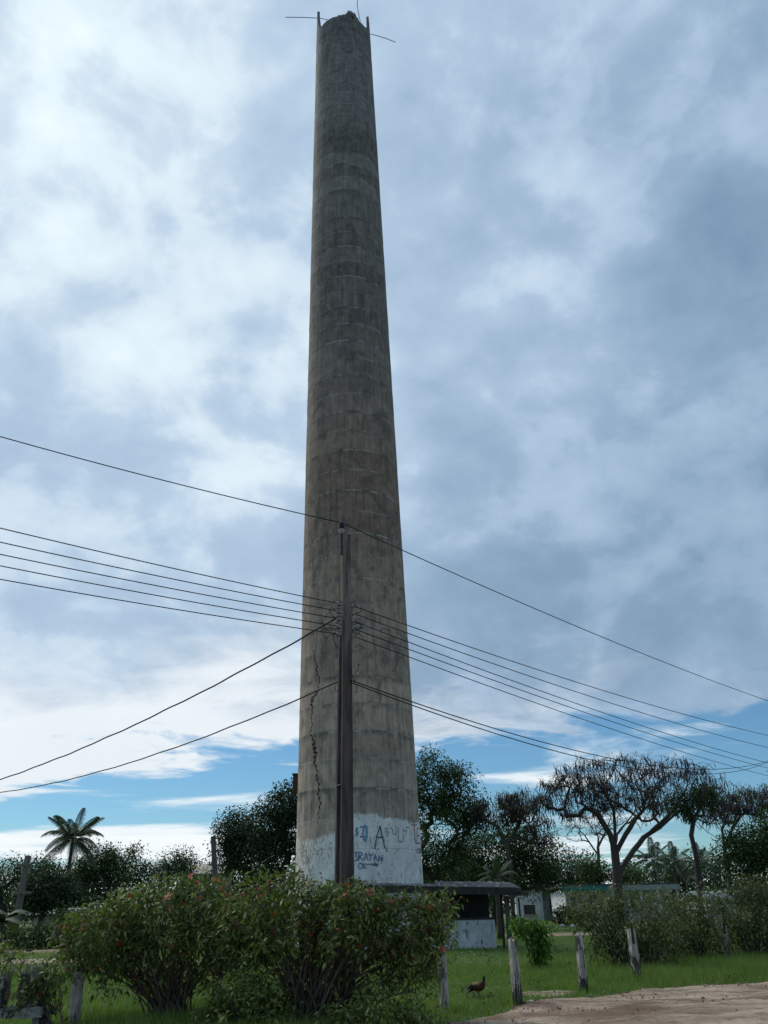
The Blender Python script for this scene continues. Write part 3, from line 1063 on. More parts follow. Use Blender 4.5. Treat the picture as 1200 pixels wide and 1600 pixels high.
# ------------------------------------------------------------------ hut at the chimney foot
def hut():
    YF = 35.6
    rx = at(776, 1478, YF).x
    zr = at(776, 1389, 35.2).z
    lx = at(560, 1400, YF).x
    root = thing('hut', 'low open sided hut with whitewashed half wall and dark flat roof at the chimney foot', 'hut', (rx, YF, 0))
    zw = at(740, 1437, YF).z
    MB().box((lx, YF, -0.1), (rx, YF + 0.18, zw)).build('half_wall', MAT['white_wall_worn'], root)
    MB().box((lx - .02, YF - 0.04, zw), (rx + 0.03, YF + 0.22, zw + 0.07)).build('wall_coping', MAT['soot'], root)
    # dark rear wall beside the chimney
    MB().box((1.75, YF + 2.3, -0.1), (rx + 0.05, YF + 2.45, zr + 0.12)).build('rear_wall', MAT['soot'], root)
    MB().box((lx - 0.2, YF + 0.2, -0.1), (lx, YF + 0.95, zr + 0.03)).build('side_wall', MAT['white_wall_worn'], root)
    # mono-pitch roof slab: thin strip in front of the shaft, deeper bay to its right
    xe = at(814, 1390, 35.1).x
    xl = lx - 0.5
    y0, y1, y2 = 35.0, 36.55, 38.3

    def zt(y, x=None):
        return zr + 0.02 + (y - y0) * 0.085 + (0 if x is None else (xe - x) * 0.032)
    out = [(xl, y0), (xe, y0), (xe, y2), (1.85, y2), (1.85, y1), (xl, y1)]
    th = 0.13
    V = [(x, y, zt(y, x) - th) for x, y in out] + [(x, y, zt(y, x)) for x, y in out]
    F = [(0, 5, 4, 1), (1, 4, 3, 2), (6, 7, 10, 11), (7, 8, 9, 10)]
    for i in range(6):
        j = (i + 1) % 6
        F.append((i, j, 6 + j, 6 + i))
    mb = MB()
    mb.add(V, F)
    roof = mb.build('roof', MAT['roof_dark'], root)
    fb = MB()
    q_ = (xe - xl) * 0.032
    fb.add([(xl - .05, y0 - .09, zr - .24 + q_), (xe - .2, y0 - .09, zr - .24), (xe - .2, y0 - .01, zr - .24), (xl - .05, y0 - .01, zr - .24 + q_),
            (xl - .05, y0 - .09, zr + .03 + q_), (xe - .2, y0 - .09, zr + .035), (xe - .2, y0 - .01, zr + .035), (xl - .05, y0 - .01, zr + .03 + q_)],
           [(3, 2, 1, 0), (4, 5, 6, 7), (0, 1, 5, 4), (1, 2, 6, 5), (2, 3, 7, 6), (3, 0, 4, 7)])
    fb.build('fascia', MAT['soot'], roof)
    MB().box((xe - 0.3, y0 + 0.1, zr - 0.26), (xe + 0.28, y0 + 0.22, zr - 0.13)).build('beam_end', MAT['old_wood'], roof)
    # rubble lying on the roof
    rq = random.Random(4)
    mb = MB()
    for k in range(170):
        x = rq.uniform(xl + 0.1, xe - 0.1)
        y = rq.uniform(y0 + 0.05, y1 - 0.05 if x < 1.9 else y2 - 0.1)
        r = rq.uniform(0.018, 0.05)
        z = zt(y, x)
        mb.box((x - r, y - r, z - 0.01), (x + r * rq.uniform(.6, 1.8), y + r, z + r * rq.uniform(.6, 1.3)), rq.uniform(0, 3), jit=r * 0.35)
    tag(mb.build('roof_rubble', MAT['stone'], root), kind='stuff')
    # corner post with its leaning brace
    px0 = at(797, 1470, 35.25)
    MB().box((px0.x - 0.085, 35.2, -0.1), (px0.x + 0.085, 35.36, zr - 0.262), jit=0.008).build('corner_post', MAT['old_wood'], root)
    a, b = at(803, 1400, 35.45), at(818, 1434, 35.45)
    MB().tube([Vector((px0.x, 35.45, zr - 0.5)), Vector((px0.x + 0.75, 35.45, zr - 1.6))], [0.045, 0.05], 5).build('brace', MAT['old_wood'], root)
    MB().tube([Vector((px0.x - 0.22, 35.45, -0.1)), Vector((px0.x - 0.2, 35.45, zr - 0.13))], [0.055, 0.05], 5).build('prop', MAT['bark_dark'], root)
    return root, zt


hut_root, hut_zt = hut()


# ------------------------------------------------------------------ houses
def wall_with_holes(mb, x0, x1, z0, z1, y, th, holes):
    """wall along x with true openings (x a..b, z c..d), holes sorted by x"""
    cur = x0
    for a, b, c_, d_ in holes:
        mb.box((cur, y, z0), (a, y + th, z1))
        if c_ > z0:
            mb.box((a, y + .0, z0), (b, y + th, c_))
        mb.box((a, y, d_), (b, y + th, z1))
        cur = b
    mb.box((cur, y, z0), (x1, y + th, z1))


def window(x0, x1, z0, z1, y, root, fm='white_wall_worn'):
    w = MB().box((x0, y, z0), (x1, y + 0.04, z1)).build('window', MAT['glass_dark'], root)
    f = MB()
    t = 0.07
    f.box((x0, y - 0.05, z0), (x0 + t, y - 0.002, z1))
    f.box((x1 - t, y - 0.05, z0), (x1, y - 0.002, z1))
    f.box((x0 + t, y - 0.05, z1 - t), (x1 - t, y - 0.002, z1))
    f.box((x0 + t, y - 0.05, z0), (x1 - t, y - 0.002, z0 + t))
    f.box(((x0 + x1) / 2 - .03, y - 0.05, z0 + t), ((x0 + x1) / 2 + .03, y - 0.002, z1 - t))
    f.build('frame', MAT[fm], w)
    MB().box((x0 - 0.12, y - 0.32, z0 - 0.1), (x1 + 0.12, y - 0.14, z0 - 0.005)).build('sill', MAT['stone'], w)


def derelict_house():
    Y = 84.0
    g = lambda px, py: at(px, py, Y)
    x0, x1 = g(806, 1410).x, g(872, 1410).x
    zt = g(840, 1389).z
    root = thing('house', 'small derelict white flat roofed house beyond the hut', 'house', (x0, Y, 0))
    wx0, wx1 = g(818, 1415).x, g(836, 1415).x
    wz1, wz0 = g(826, 1414).z, 0.55
    dx0, dx1 = g(809.5, 1410).x, g(812.5, 1410).x
    mb = MB()
    xm = g(848, 1410).x
    wall_with_holes(mb, x0, xm, -0.1, zt, Y, 0.2, [(dx0, dx1, -0.1, zt - 0.7), (wx0, wx1, wz0, wz1)])
    mb.box((x0, Y + 0.2, -0.1), (x0 + 0.2, Y + 6, zt))
    mb.box((x0 + .2, Y + 5.8, -0.1), (x1, Y + 6, zt))
    w = mb.build('wall', MAT['white_wall'], root)
    mb = MB()
    sx0, sx1 = g(862, 1415).x, g(866, 1415).x
    wall_with_holes(mb, xm + 0.01, x1, -0.1, zt - 0.05, Y + 0.9, 0.2, [(sx0, sx1, 0.7, zt - 0.9)])
    mb.build('side_wing', MAT['white_wall_worn'], root)
    window(wx0, wx1, wz0, wz1, Y + 0.14, root, 'old_wood')
    MB().box((dx0, Y + 0.13, 0), (dx1, Y + 0.18, zt - 0.75)).build('door', MAT['old_wood'], root)
    window(sx0, sx1, 0.7, zt - 0.9, Y + 1.04, root, 'old_wood')
    MB().box((x0 - 0.3, Y - 0.5, zt + 0.004), (x1 + 0.1, Y + 6.4, zt + 0.28)).build('roof', MAT['roof_dark'], root)


derelict_house()


def long_house():
    Y = 74.0
    g = lambda px, py: at(px, py, Y)
    x0, x1 = g(880, 1400).x, g(1064, 1400).x
    xm = g(952, 1400).x
    zt = g(960, 1386).z
    root = thing('house', 'long low house with teal and pale fascia behind the umbrella shaped tree', 'house', (x0, Y, 0))
    mb = MB()
    hs = []
    for a, b in ((895, 905), (925, 937), (962, 974), (990, 999), (1010, 1016), (1045, 1055)):
        hs.append((g(a, 1400).x, g(b, 1400).x, 0.9, zt - 0.55))
    wall_with_holes(mb, x0 + 0.4, x1 - 0.4, -0.1, zt - 0.28, Y + 1.2, 0.2, hs)
    mb.box((x0 + 0.4, Y + 1.4, -0.1), (x0 + 0.6, Y + 8, zt - 0.28))
    mb.box((x1 - 0.6, Y + 1.4, -0.1), (x1 - 0.4, Y + 8, zt - 0.28))
    mb.build('wall', MAT['white_wall'], root)
    for a, b, c_, d_ in hs:
        window(a, b, c_, d_, Y + 1.34, root)
    for px in (958, 982, 1003, 1030, 1060):
        x = g(px, 1400).x
        MB().box((x - 0.09, Y + 0.12, -0.1), (x + 0.09, Y + 0.3, zt - 0.3)).build('porch_post', MAT['white_wall'], root)
    rf = MB().box((x0, Y, zt - 0.004), (x1, Y + 8.5, zt + 0.26)).build('roof', MAT['roof_dark'], root)
    MB().box((x0 - 0.02, Y - 0.06, zt - 0.28), (xm, Y - 0.004, zt + 0.12)).build('teal_fascia', MAT['teal_paint'], rf)
    MB().box((xm + 0.01, Y - 0.06, zt - 0.28), (x1 + 0.02, Y - 0.004, zt + 0.12)).build('pale_fascia', MAT['roof_pale'], rf)


long_house()


def gable_house(name, label, px0, px1, py_eave, py_ridge, Y, roofmat, wallmat, depth=6.0):
    g = lambda px, py: at(px, py, Y)
    x0, x1 = g(px0, py_eave).x, g(px1, py_eave).x
    ze, zr = g((px0 + px1) / 2, py_eave).z, g((px0 + px1) / 2, py_ridge).z
    root = thing('house', label, 'house', (x0, Y, 0))
    mb = MB()
    w = x1 - x0
    hs = [(x0 + w * 0.2, x0 + w * 0.38, 0.9, ze - 0.35), (x0 + w * 0.6, x0 + w * 0.78, -0.1, ze - 0.35)]
    wall_with_holes(mb, x0 + 0.25, x1 - 0.25, -0.1, ze, Y + 0.5, 0.15, hs)
    mb.box((x0 + .25, Y + .65, -0.1), (x0 + .4, Y + depth - .5, ze))
    mb.box((x1 - .4, Y + .65, -0.1), (x1 - .25, Y + depth - .5, ze))
    mb.build('wall', MAT[wallmat], root)
    window(hs[0][0], hs[0][1], 0.9, ze - 0.35, Y + 0.6, root)
    MB().box((hs[1][0], Y + 0.56, 0), (hs[1][1], Y + 0.6, ze - 0.35)).build('door', MAT['old_wood'], root)
    mb = MB()
    ym = Y + depth / 2
    t = 0.08
    for s_ in (0, 1):
        ya = Y - 0.1 if s_ == 0 else Y + depth + 0.1
        V = [(x0, ya, ze + 0.005), (x1, ya, ze + 0.005), (x1, ym, zr), (x0, ym, zr)]
        V += [(a, b, c_ + t) for a, b, c_ in V]
        F = [(0, 3, 2, 1), (4, 5, 6, 7), (0, 1, 5, 4), (1, 2, 6, 5), (2, 3, 7, 6), (3, 0, 4, 7)]
        mb.add(V, F if s_ == 0 else [f[::-1] for f in F])
    mb.build('roof', MAT[roofmat], root)


gable_house('house', 'pale roofed house glimpsed under the dark trees left of the palm pole', 44, 112, 1430, 1421, 62, 'roof_pale', 'beige_wall')
gable_house('house', 'pale gabled roof peeping over the olive shrubs at the tall stick', 1100, 1150, 1408, 1393, 60, 'roof_pale', 'white_wall', 5)
gable_house('house', 'beige house far beyond the flowered shrubs beside the plain pole', 300, 350, 1366, 1349, 95, 'beige_wall', 'beige_wall')


# ------------------------------------------------------------------ far poles
def small_pole(label, px0, py0, px1, py1, Y, r, arms=(), mat='old_wood', two=None):
    a, b = at(px0, py0, Y), at(px1, py1, Y)
    bx = a.x + (a.x - b.x) * (a.z / max(b.z - a.z, 0.1))
    root = thing('utility_pole', label, 'utility pole', (bx, Y, 0))
    foot = Vector((bx, Y, -0.1))
    top = Vector((b.x, Y, b.z))
    MB().tube([foot, foot.lerp(top, 0.5), top], [r * 1.25, r * 1.1, r], 8).build('shaft', MAT[mat], root)
    for px, py, L in arms:
        c = at(px, py, Y)
        MB().box((c.x - L / 2, Y - r - 0.1, c.z - 0.06), (c.x + L / 2, Y - r, c.z + 0.06)).build('cross_arm', MAT['pole_pale'], root)
    return root, top


simple('pole_pale', (0.10, 0.09, 0.075), (0.19, 0.175, 0.15), 4.0, stretch=(3, 3, .4))
simple('pole_far', (0.05, 0.055, 0.06), (0.14, 0.135, 0.12), 0.8, stretch=(1, 1, 1))
p1, p1t = small_pole('leaning pale pole with short cross arms left of the palm', 28, 1425, 44, 1337, 46, 0.17, ((37, 1352, 0.5), (38, 1395, 0.9)), 'pole_pale')
p2, p2t = small_pole('plain slim pole standing before the dark trees left of the chimney', 338, 1400, 333, 1307, 44, 0.13, (), 'pole_far')
for k, (dz, ) in enumerate(((0.0,), (0.35,))):
    span('power_line', ('upper' if k == 0 else 'lower') + ' thin far wire running from the leaning pale pole', at(42, 1376 + 4 * k, 46), at(330, 1372 + 4 * k, 60), 0.5, 0.013, over=1.3)


# ------------------------------------------------------------------ vegetation tools
def unit(a):
    return a / np.maximum(np.linalg.norm(a, axis=1, keepdims=True), 1e-9)


def leaf_arrays(C, A, N, L, W, droop=0.15):
    A = unit(A)
    side = unit(np.cross(A, N))
    L = L[:, None]
    W = W[:, None]
    dz = np.array([0, 0, -1.0])
    v0 = C
    v1 = C + A * L * 0.42 + side * W * 0.5
    v2 = C + A * L + dz * L * droop
    v3 = C + A * L * 0.42 - side * W * 0.5
    V = np.stack([v0, v1, v2, v3], 1).reshape(-1, 3)
    i = np.arange(len(C)) * 4
    return V, np.stack([i, i + 1, i + 2, i + 3], 1)


def leaf_clumps(targets, n, sigma, size, aspect, up=0.0, outward=0.7, flat=1.0):
    """n leaves round every target; returns V, F"""
    T = np.repeat(np.asarray(targets, dtype=float), n, axis=0)
    d = unit(rng.normal(size=T.shape)) * (rng.uniform(0.05, 1, size=(len(T), 1)) ** 0.45) * 1.75
    d[:, 2] *= flat
    sg = np.repeat(sigma * rng.uniform(0.6, 1.35, size=len(targets)), n)[:, None]
    C = T + d * sg
    A = unit(d) * outward + rng.normal(size=T.shape) * 0.55 + np.array([0, 0, up])
    Nn = rng.normal(size=T.shape) * 0.6 + np.array([0, 0, 1.0])
    L = size * rng.uniform(0.5, 1.35, size=len(T))
    return leaf_arrays(C, A, Nn, L, L * aspect)


def in_lobes(lobes, n, shell=0.55):
    """points inside ellipsoids (cx,cy,cz,rx,ry,rz,weight), thicker towards the skin"""
    w = np.array([l[6] for l in lobes], dtype=float)
    idx = rng.choice(len(lobes), size=n, p=w / w.sum())
    Lb = np.array([l[:6] for l in lobes])[idx]
    d = unit(rng.normal(size=(n, 3)))
    r = rng.uniform(0, 1, size=(n, 1)) ** (1 / 3.0)
    r = r * (1 - shell) + shell * np.maximum(r, rng.uniform(0.75, 1.05, size=(n, 1)))
    return Lb[:, :3] + d * r * Lb[:, 3:]


def grow(limbs, targets, r0, k=4, wob=0.12, first=2, expo=2.4, tip=0.012, sag=0.0):
    """skeleton that reaches every target from the nearest limb; returns chains of (points, radii)"""
    pos, par = [], []
    for li, path in enumerate(limbs):
        path = [np.array(p, dtype=float) for p in path]
        if li == 0:
            pos.append(path[0])
            par.append(-1)
            last = 0
        else:
            last = int(np.argmin([np.linalg.norm(q - path[0]) for q in pos]))
        for p in path[1:]:
            a = pos[last]
            m = max(1, int(np.linalg.norm(p - a) / 0.6))
            for s in range(1, m + 1):
                pos.append(a + (p - a) * s / m + rng.normal(size=3) * wob * 0.12 * (s < m))
                par.append(last)
                last = len(pos) - 1
    T = np.asarray(targets, dtype=float)
    c0 = pos[first]
    for t in T[np.argsort(np.linalg.norm(T - c0, axis=1))]:
        P = np.array(pos[first:])
        dd = np.linalg.norm(P - t, axis=1) + 0.35 * np.maximum(0, P[:, 2] - t[2])
        last = int(np.argmin(dd)) + first
        a = pos[last]
        L = np.linalg.norm(t - a)
        pd = a - pos[par[last]] if par[last] >= 0 else np.array([0, 0, 1.0])
        pd = pd / max(np.linalg.norm(pd), 1e-6)
        c = a + (t - a) * 0.45 + pd * L * 0.22 + rng.normal(size=3) * wob * L
        m = max(2, min(k, int(L / 0.35) + 1))
        for s in range(1, m + 1):
            u = s / m
            p = a * (1 - u) ** 2 + 2 * c * u * (1 - u) + t * u * u
            p = p + rng.normal(size=3) * wob * 0.12 * L * (s < m) - np.array([0, 0, sag * L * u * (1 - u)])
            pos.append(p)
            par.append(last)
            last = len(pos) - 1
    n = len(pos)
    acc = np.zeros(n)
    kids = [[] for _ in range(n)]
    for i in range(n - 1, 0, -1):
        if acc[i] == 0:
            acc[i] = tip ** expo
        acc[par[i]] += acc[i]
        kids[par[i]].append(i)
    rd = acc ** (1 / expo)
    rd = tip * 0.7 + (rd - tip * 0.7) * (r0 / rd[0]) if rd[0] > 0 else rd
    rd = np.maximum(rd, tip * 0.6)
    chains = []
    stack = [(0, None)]
    while stack:
        i, frm = stack.pop()
        pts, rs = ([pos[frm]], [min(rd[i] * 1.15, rd[frm])]) if frm is not None else ([], [])
        while True:
            pts.append(pos[i])
            rs.append(rd[i])
            if not kids[i]:
                break
            ks = sorted(kids[i], key=lambda q: -rd[q])
            for q in ks[1:]:
                stack.append((q, i))
            i = ks[0]
        chains.append((pts, rs))
    return chains


def wood(chains, name, mat, parent, thick=0.05):
    mb = MB()
    for pts, rs in chains:
        mb.tube(pts, rs, 7 if max(rs) > thick * 2 else (5 if max(rs) > thick else 3), cap=False)
    return mb.build(name, MAT[mat], parent, smooth=True)


def foliage(name, V, F, mat, parent, stuff=True):
    org = np.array(parent.location)
    o = link(name, mesh_np(name, V - org, F), MAT[mat], parent)
    if stuff:
        o['kind'] = 'stuff'
    return o


def px_lobes(lobes, depth=0.8):
    out = []
    for px, py, rx, ry, Y, w in lobes:
        c = at(px, py, Y)
        sx = (at(px + 10, py, Y).x - c.x) / 10
        sz = (at(px, py - 10, Y).z - c.z) / 10
        out.append((c.x, c.y, c.z, rx * sx, rx * sx * depth, ry * sz, w))
    return out


def tree(label, trunk_px, Y, lobes, mat='leaf_tree', n_t=130, n_l=46, sigma=0.55, size=0.30, r0=0.22, aspect=0.5, cat='tree', name='tree', group=None, lean=0.0, bark='bark_dark', shell=0.55):
    b = at(trunk_px, 1415, Y)
    root = thing(name, label, cat, (b.x, Y, 0), group)
    lb = px_lobes([(a, c, d, e, Y, f) for a, c, d, e, f in lobes])
    tg = in_lobes(lb, n_t, shell)
    tg[:, 2] = np.maximum(tg[:, 2], 0.5)
    cx = sum(l[0] * l[6] for l in lb) / sum(l[6] for l in lb)
    cz = min(l[2] for l in lb)
    fork = np.array([b.x + (cx - b.x) * 0.5 + lean, Y, max(cz * 0.55, 0.8)])
    ch = grow([[(b.x, Y, -0.1), (b.x + (fork[0] - b.x) * 0.3, Y, fork[2] * 0.5), fork]], tg, r0, 4, 0.10, 1)
    wood(ch, 'trunk', bark, root)
    V, F = leaf_clumps(tg, int(n_l * 1.9), sigma, size * 0.66, aspect, up=-0.15)
    foliage('crown', V, F, mat, root)
    return root, tg


# ------------------------------------------------------------------ trees
G = 'leafy trees behind the yard'
tree('tall airy dark tree rising close behind the chimney opposite the palm', 668, 60, [(672, 1222, 42, 44, 2.4), (715, 1235, 32, 36, 1.6), (690, 1290, 48, 45, 2.2), (735, 1262, 18, 30, 0.6), (668, 1335, 50, 35, 1.4), (700, 1352, 46, 28, 1.2)], 'leaf_tree', 240, 52, 0.48, 0.28, 0.3, group=G)
tree('rounded dark green tree behind the small banana plant', 770, 66, [(765, 1335, 60, 38, 2), (800, 1310, 45, 32, 1.4), (730, 1345, 45, 34, 1.2), (840, 1335, 36, 34, 1.0), (740, 1372, 70, 22, 1.2), (820, 1372, 50, 22, .8)], 'leaf_tree', 240, 52, 0.55, 0.3, 0.25, group=G)
tree('dark thicket tree directly behind the hut roof', 705, 74, [(700, 1372, 48, 26, 1.5), (660, 1378, 40, 24, 1), (755, 1380, 46, 22, 1)], 'leaf_tree_dark', 110, 56, 0.7, 0.36, 0.2, group=G)
tree('dense dark tree filling the gap beside the white derelict house', 860, 96, [(872, 1352, 36, 26, 1.5), (905, 1362, 30, 20, 1), (835, 1362, 32, 22, 1)], 'leaf_far', 90, 52, 0.8, 0.4, 0.25, group=G)
tree('pale green bushy tree standing behind the umbrella shaped tree', 921, 82, [(921, 1358, 17, 18, 1.5), (938, 1368, 12, 12, .6), (985, 1368, 22, 12, .6)], 'leaf_pale', 50, 60, 0.5, 0.34, 0.12, group=G)
tree('big dark tree beyond the chimney rising to the iron bracket', 440, 56, [(446, 1262, 34, 32, 2), (418, 1300, 40, 38, 2.2), (470, 1290, 40, 50, 2), (440, 1345, 60, 34, 1.6), (500, 1260, 30, 34, 1), (430, 1385, 75, 24, 1.4), (360, 1385, 50, 24, .9)], 'leaf_tree_dark', 290, 52, 0.5, 0.28, 0.32, group=G)
tree('dark rounded tree next to the plain slim pole', 388, 58, [(372, 1296, 30, 26, 2), (390, 1330, 46, 32, 2), (355, 1335, 22, 28, 1)], 'leaf_tree_dark', 150, 52, 0.48, 0.27, 0.25, group=G)
tree('distant domed tree between the palm and the plain pole', 280, 105, [(280, 1355, 26, 19, 2), (250, 1366, 16, 14, .7), (305, 1368, 16, 14, .7)], 'leaf_far', 80, 50, 0.8, 0.42, 0.25, group=G)
tree('thin airy tree with a pointed top right of the palm', 212, 78, [(211, 1338, 11, 14, 1), (205, 1358, 20, 16, 1.4), (228, 1364, 16, 14, .9)], 'leaf_far', 46, 34, 0.45, 0.32, 0.12, group=G)
tree('broad dark tree beneath the palm crown', 140, 70, [(156, 1352, 30, 24, 2), (118, 1374, 36, 22, 1.8), (176, 1362, 26, 26, 1.2), (140, 1390, 56, 24, 1.2)], 'leaf_tree', 170, 52, 0.6, 0.3, 0.28, group=G)
tree('dark tree over the pale roofed house by the leaning pole', 66, 52, [(72, 1388, 36, 26, 2), (50, 1400, 26, 20, 1), (96, 1404, 26, 20, 1)], 'leaf_tree_dark', 130, 50, 0.42, 0.26, 0.18, group=G)
tree('airy tree left of the leaning pale pole', 8, 74, [(10, 1368, 30, 20, 1.5), (50, 1362, 26, 16, 1), (-30, 1375, 40, 26, 1.5), (72, 1362, 22, 14, .8), (30, 1388, 40, 20, 1)], 'leaf_tree', 130, 40, 0.55, 0.3, 0.2, group=G)
tree('dense dark tree at the end of the olive shrubs', 1178, 58, [(1180, 1320, 38, 30, 2), (1150, 1345, 30, 34, 1.5), (1205, 1345, 40, 40, 1.6), (1225, 1290, 40, 36, 1)], 'leaf_tree', 170, 50, 0.5, 0.28, 0.28, group=G)
tree('low dark tree mass behind the long low house', 1040, 110, [(1030, 1368, 45, 20, 2), (1090, 1362, 40, 26, 1.5), (1130, 1365, 40, 24, 1.5)], 'leaf_far', 90, 50, 0.9, 0.45, 0.25, group=G)


def slim_tree():
    Y = 52
    b = at(1090, 1410, Y)
    root = thing('tree', 'slim crooked tree with a few dark leafy clumps before the umbrella tree', 'tree', (b.x, Y, 0), G)
    pts = [Vector((b.x, Y, -0.1)), at(1091, 1370, Y), at(1087, 1335, Y), at(1080, 1305, Y), at(1084, 1280, Y), at(1096, 1258, Y)]
    lim2 = [at(1084, 1280, Y), at(1070, 1262, Y + 0.3), at(1058, 1248, Y + 0.4)]
    lim3 = [at(1086, 1290, Y), at(1105, 1300, Y - 0.4), at(1135, 1318, Y - 0.5)]
    tg = in_lobes(px_lobes([(1062, 1252, 15, 15, Y, 1.2), (1098, 1245, 20, 17, Y, 1.6), (1075, 1268, 14, 12, Y, .7)]), 46)
    ch = grow([pts, lim2, lim3], tg, 0.17, 3, 0.1, 4)
    wood(ch, 'trunk', 'bark_dark', root)
    V, F = leaf_clumps(tg, 80, 0.3, 0.16, 0.5, up=-0.15)
    foliage('crown', V, F, 'leaf_tree_dark', root)


slim_tree()


def pod_tree(label, trunk_paths, Y, lobes, n_t, r0, pods=3, tw=4, leaves=3, group='leafless pod trees', plen=0.5, first=3, tip=0.016):
    b = trunk_paths[0][0]
    base = at(b[0], b[1], Y)
    root = thing('pod_tree', label, 'tree', (base.x, Y, 0), group)
    limbs = []
    for li, path in enumerate(trunk_paths):
        P = []
        for q in path:
            w = at(q[0], q[1], Y)
            w.y += q[2] if len(q) > 2 else 0
            P.append(w)
        if li == 0:
            P = [Vector((base.x, Y, -0.1))] + P[1:]
        limbs.append(P)
    tg = in_lobes(px_lobes([(a, c, d, e, Y, f) for a, c, d, e, f in lobes]), n_t, 0.6)
    ch = grow(limbs, tg, r0, 5, 0.13, first, expo=2.2, tip=tip, sag=-0.25)
    rt = random.Random(n_t)
    podv = MB()
    lc = []
    for t in tg:
        t = Vector(t)
        for k in range(tw):
            d = Vector((rt.gauss(0, 1), rt.gauss(0, 1), rt.uniform(0.1, 1.0))).normalized()
            L = rt.uniform(0.45, 1.05)
            m1 = t + d * L * 0.5 + Vector((0, 0, 0.08))
            e = t + d * L + Vector((0, 0, -0.12 * L))
            ch.append(([t, m1, e], [0.015, 0.011, 0.007]))
            if rt.random() < 0.35:
                lc.append(e)
            for j in range(pods):
                if rt.random() < 0.25:
                    continue
                s = t.lerp(m1, rt.uniform(0.3, 1)) if rt.random() < 0.4 else m1.lerp(e, rt.uniform(0.2, 1))
                pl = plen * rt.uniform(0.6, 1.2)
                sw = Vector((rt.gauss(0, 0.16), rt.gauss(0, 0.16), 0))
                podv.tube([s, s + Vector((sw.x * pl, sw.y * pl, -pl * 0.5)), s + Vector((sw.x * pl * 2.2, sw.y * pl * 2.2, -pl))], [0.010, 0.030, 0.008], 3)
    wood(ch, 'trunk', 'bark', root, 0.06)
    tag(podv.build('seed_pods', MAT['pod'], root), kind='stuff')
    if leaves and lc:
        V, F = leaf_clumps(np.array(lc), leaves * 3, 0.22, 0.16, 0.45, up=-0.1)
        foliage('sparse_leaves', V, F, 'leaf_olive', root)
    return root


pod_tree('large umbrella shaped pod tree with forked trunk behind the long low house',
         [[(966, 1418), (964, 1370), (961, 1335), (952, 1305, -.3), (932, 1275, -.6), (905, 1258, -1.0), (880, 1240, -1.2)],
          [(961, 1335), (963, 1300, .4), (962, 1262, .7), (950, 1230, .9), (940, 1210, 1.2)],
          [(962, 1330), (974, 1305, -.6), (985, 1282, -1.2), (1003, 1262, -1.6), (1012, 1230, -2)],
          [(964, 1368), (985, 1338, .3), (1010, 1308, .8), (1040, 1290, 1.2), (1062, 1272, 1.6), (1095, 1248, 2.0)],
          [(1010, 1308, .8), (1034, 1284, -.2), (1052, 1262, -.8), (1066, 1230, -1.2)],
          [(961, 1335), (975, 1300, 2.0), (1010, 1262, 3.2), (1025, 1225, 4)],
          [(958, 1325), (940, 1296, 1.8), (915, 1270, 3.0), (895, 1245, 4)]],
         62, [(985, 1225, 125, 42, 2.6), (900, 1242, 62, 42, 1.8), (1060, 1238, 82, 46, 2.0), (960, 1212, 95, 30, 1.5), (1110, 1262, 34, 32, .8), (868, 1244, 28, 26, .6), (990, 1262, 60, 26, .5)], 640, 0.36, 2, 3, 1, plen=0.6, tip=0.011)
pod_tree('smaller pod tree with hanging dark pods left of the umbrella shaped one',
         [[(800, 1418), (798, 1360), (792, 1320), (775, 1290), (760, 1270)], [(792, 1320), (812, 1288, .6), (826, 1262, .9)]],
         59, [(775, 1268, 42, 26, 1.8), (812, 1262, 36, 24, 1.4), (745, 1285, 22, 18, .5), (845, 1300, 20, 28, .7)], 150, 0.17, 3, 4, 3)
pod_tree('pod tree with twiggy crown over the dense dark tree at the olive shrubs',
         [[(1140, 1418), (1138, 1360), (1132, 1325), (1128, 1295), (1140, 1270)], [(1132, 1325), (1150, 1290, .5), (1172, 1262, .8)], [(1128, 1295), (1118, 1270, .4)]],
         68, [(1165, 1258, 40, 22, 1.8), (1130, 1268, 24, 22, .9), (1195, 1256, 36, 26, 1.4)], 140, 0.16, 3, 4, 3)
pod_tree('bare grey twiggy tree seen through the umbrella tree beside its trunk',
         [[(936, 1418), (935, 1350), (935, 1310), (930, 1290)], [(935, 1320), (950, 1295, .5), (958, 1275, .8)], [(935, 1330), (915, 1305, .4), (900, 1290, .6)]],
         84, [(925, 1288, 48, 22, 1.5), (905, 1300, 40, 20, .7), (955, 1280, 26, 20, .7)], 110, 0.17, 0, 3, 2, group='leafless pod trees')


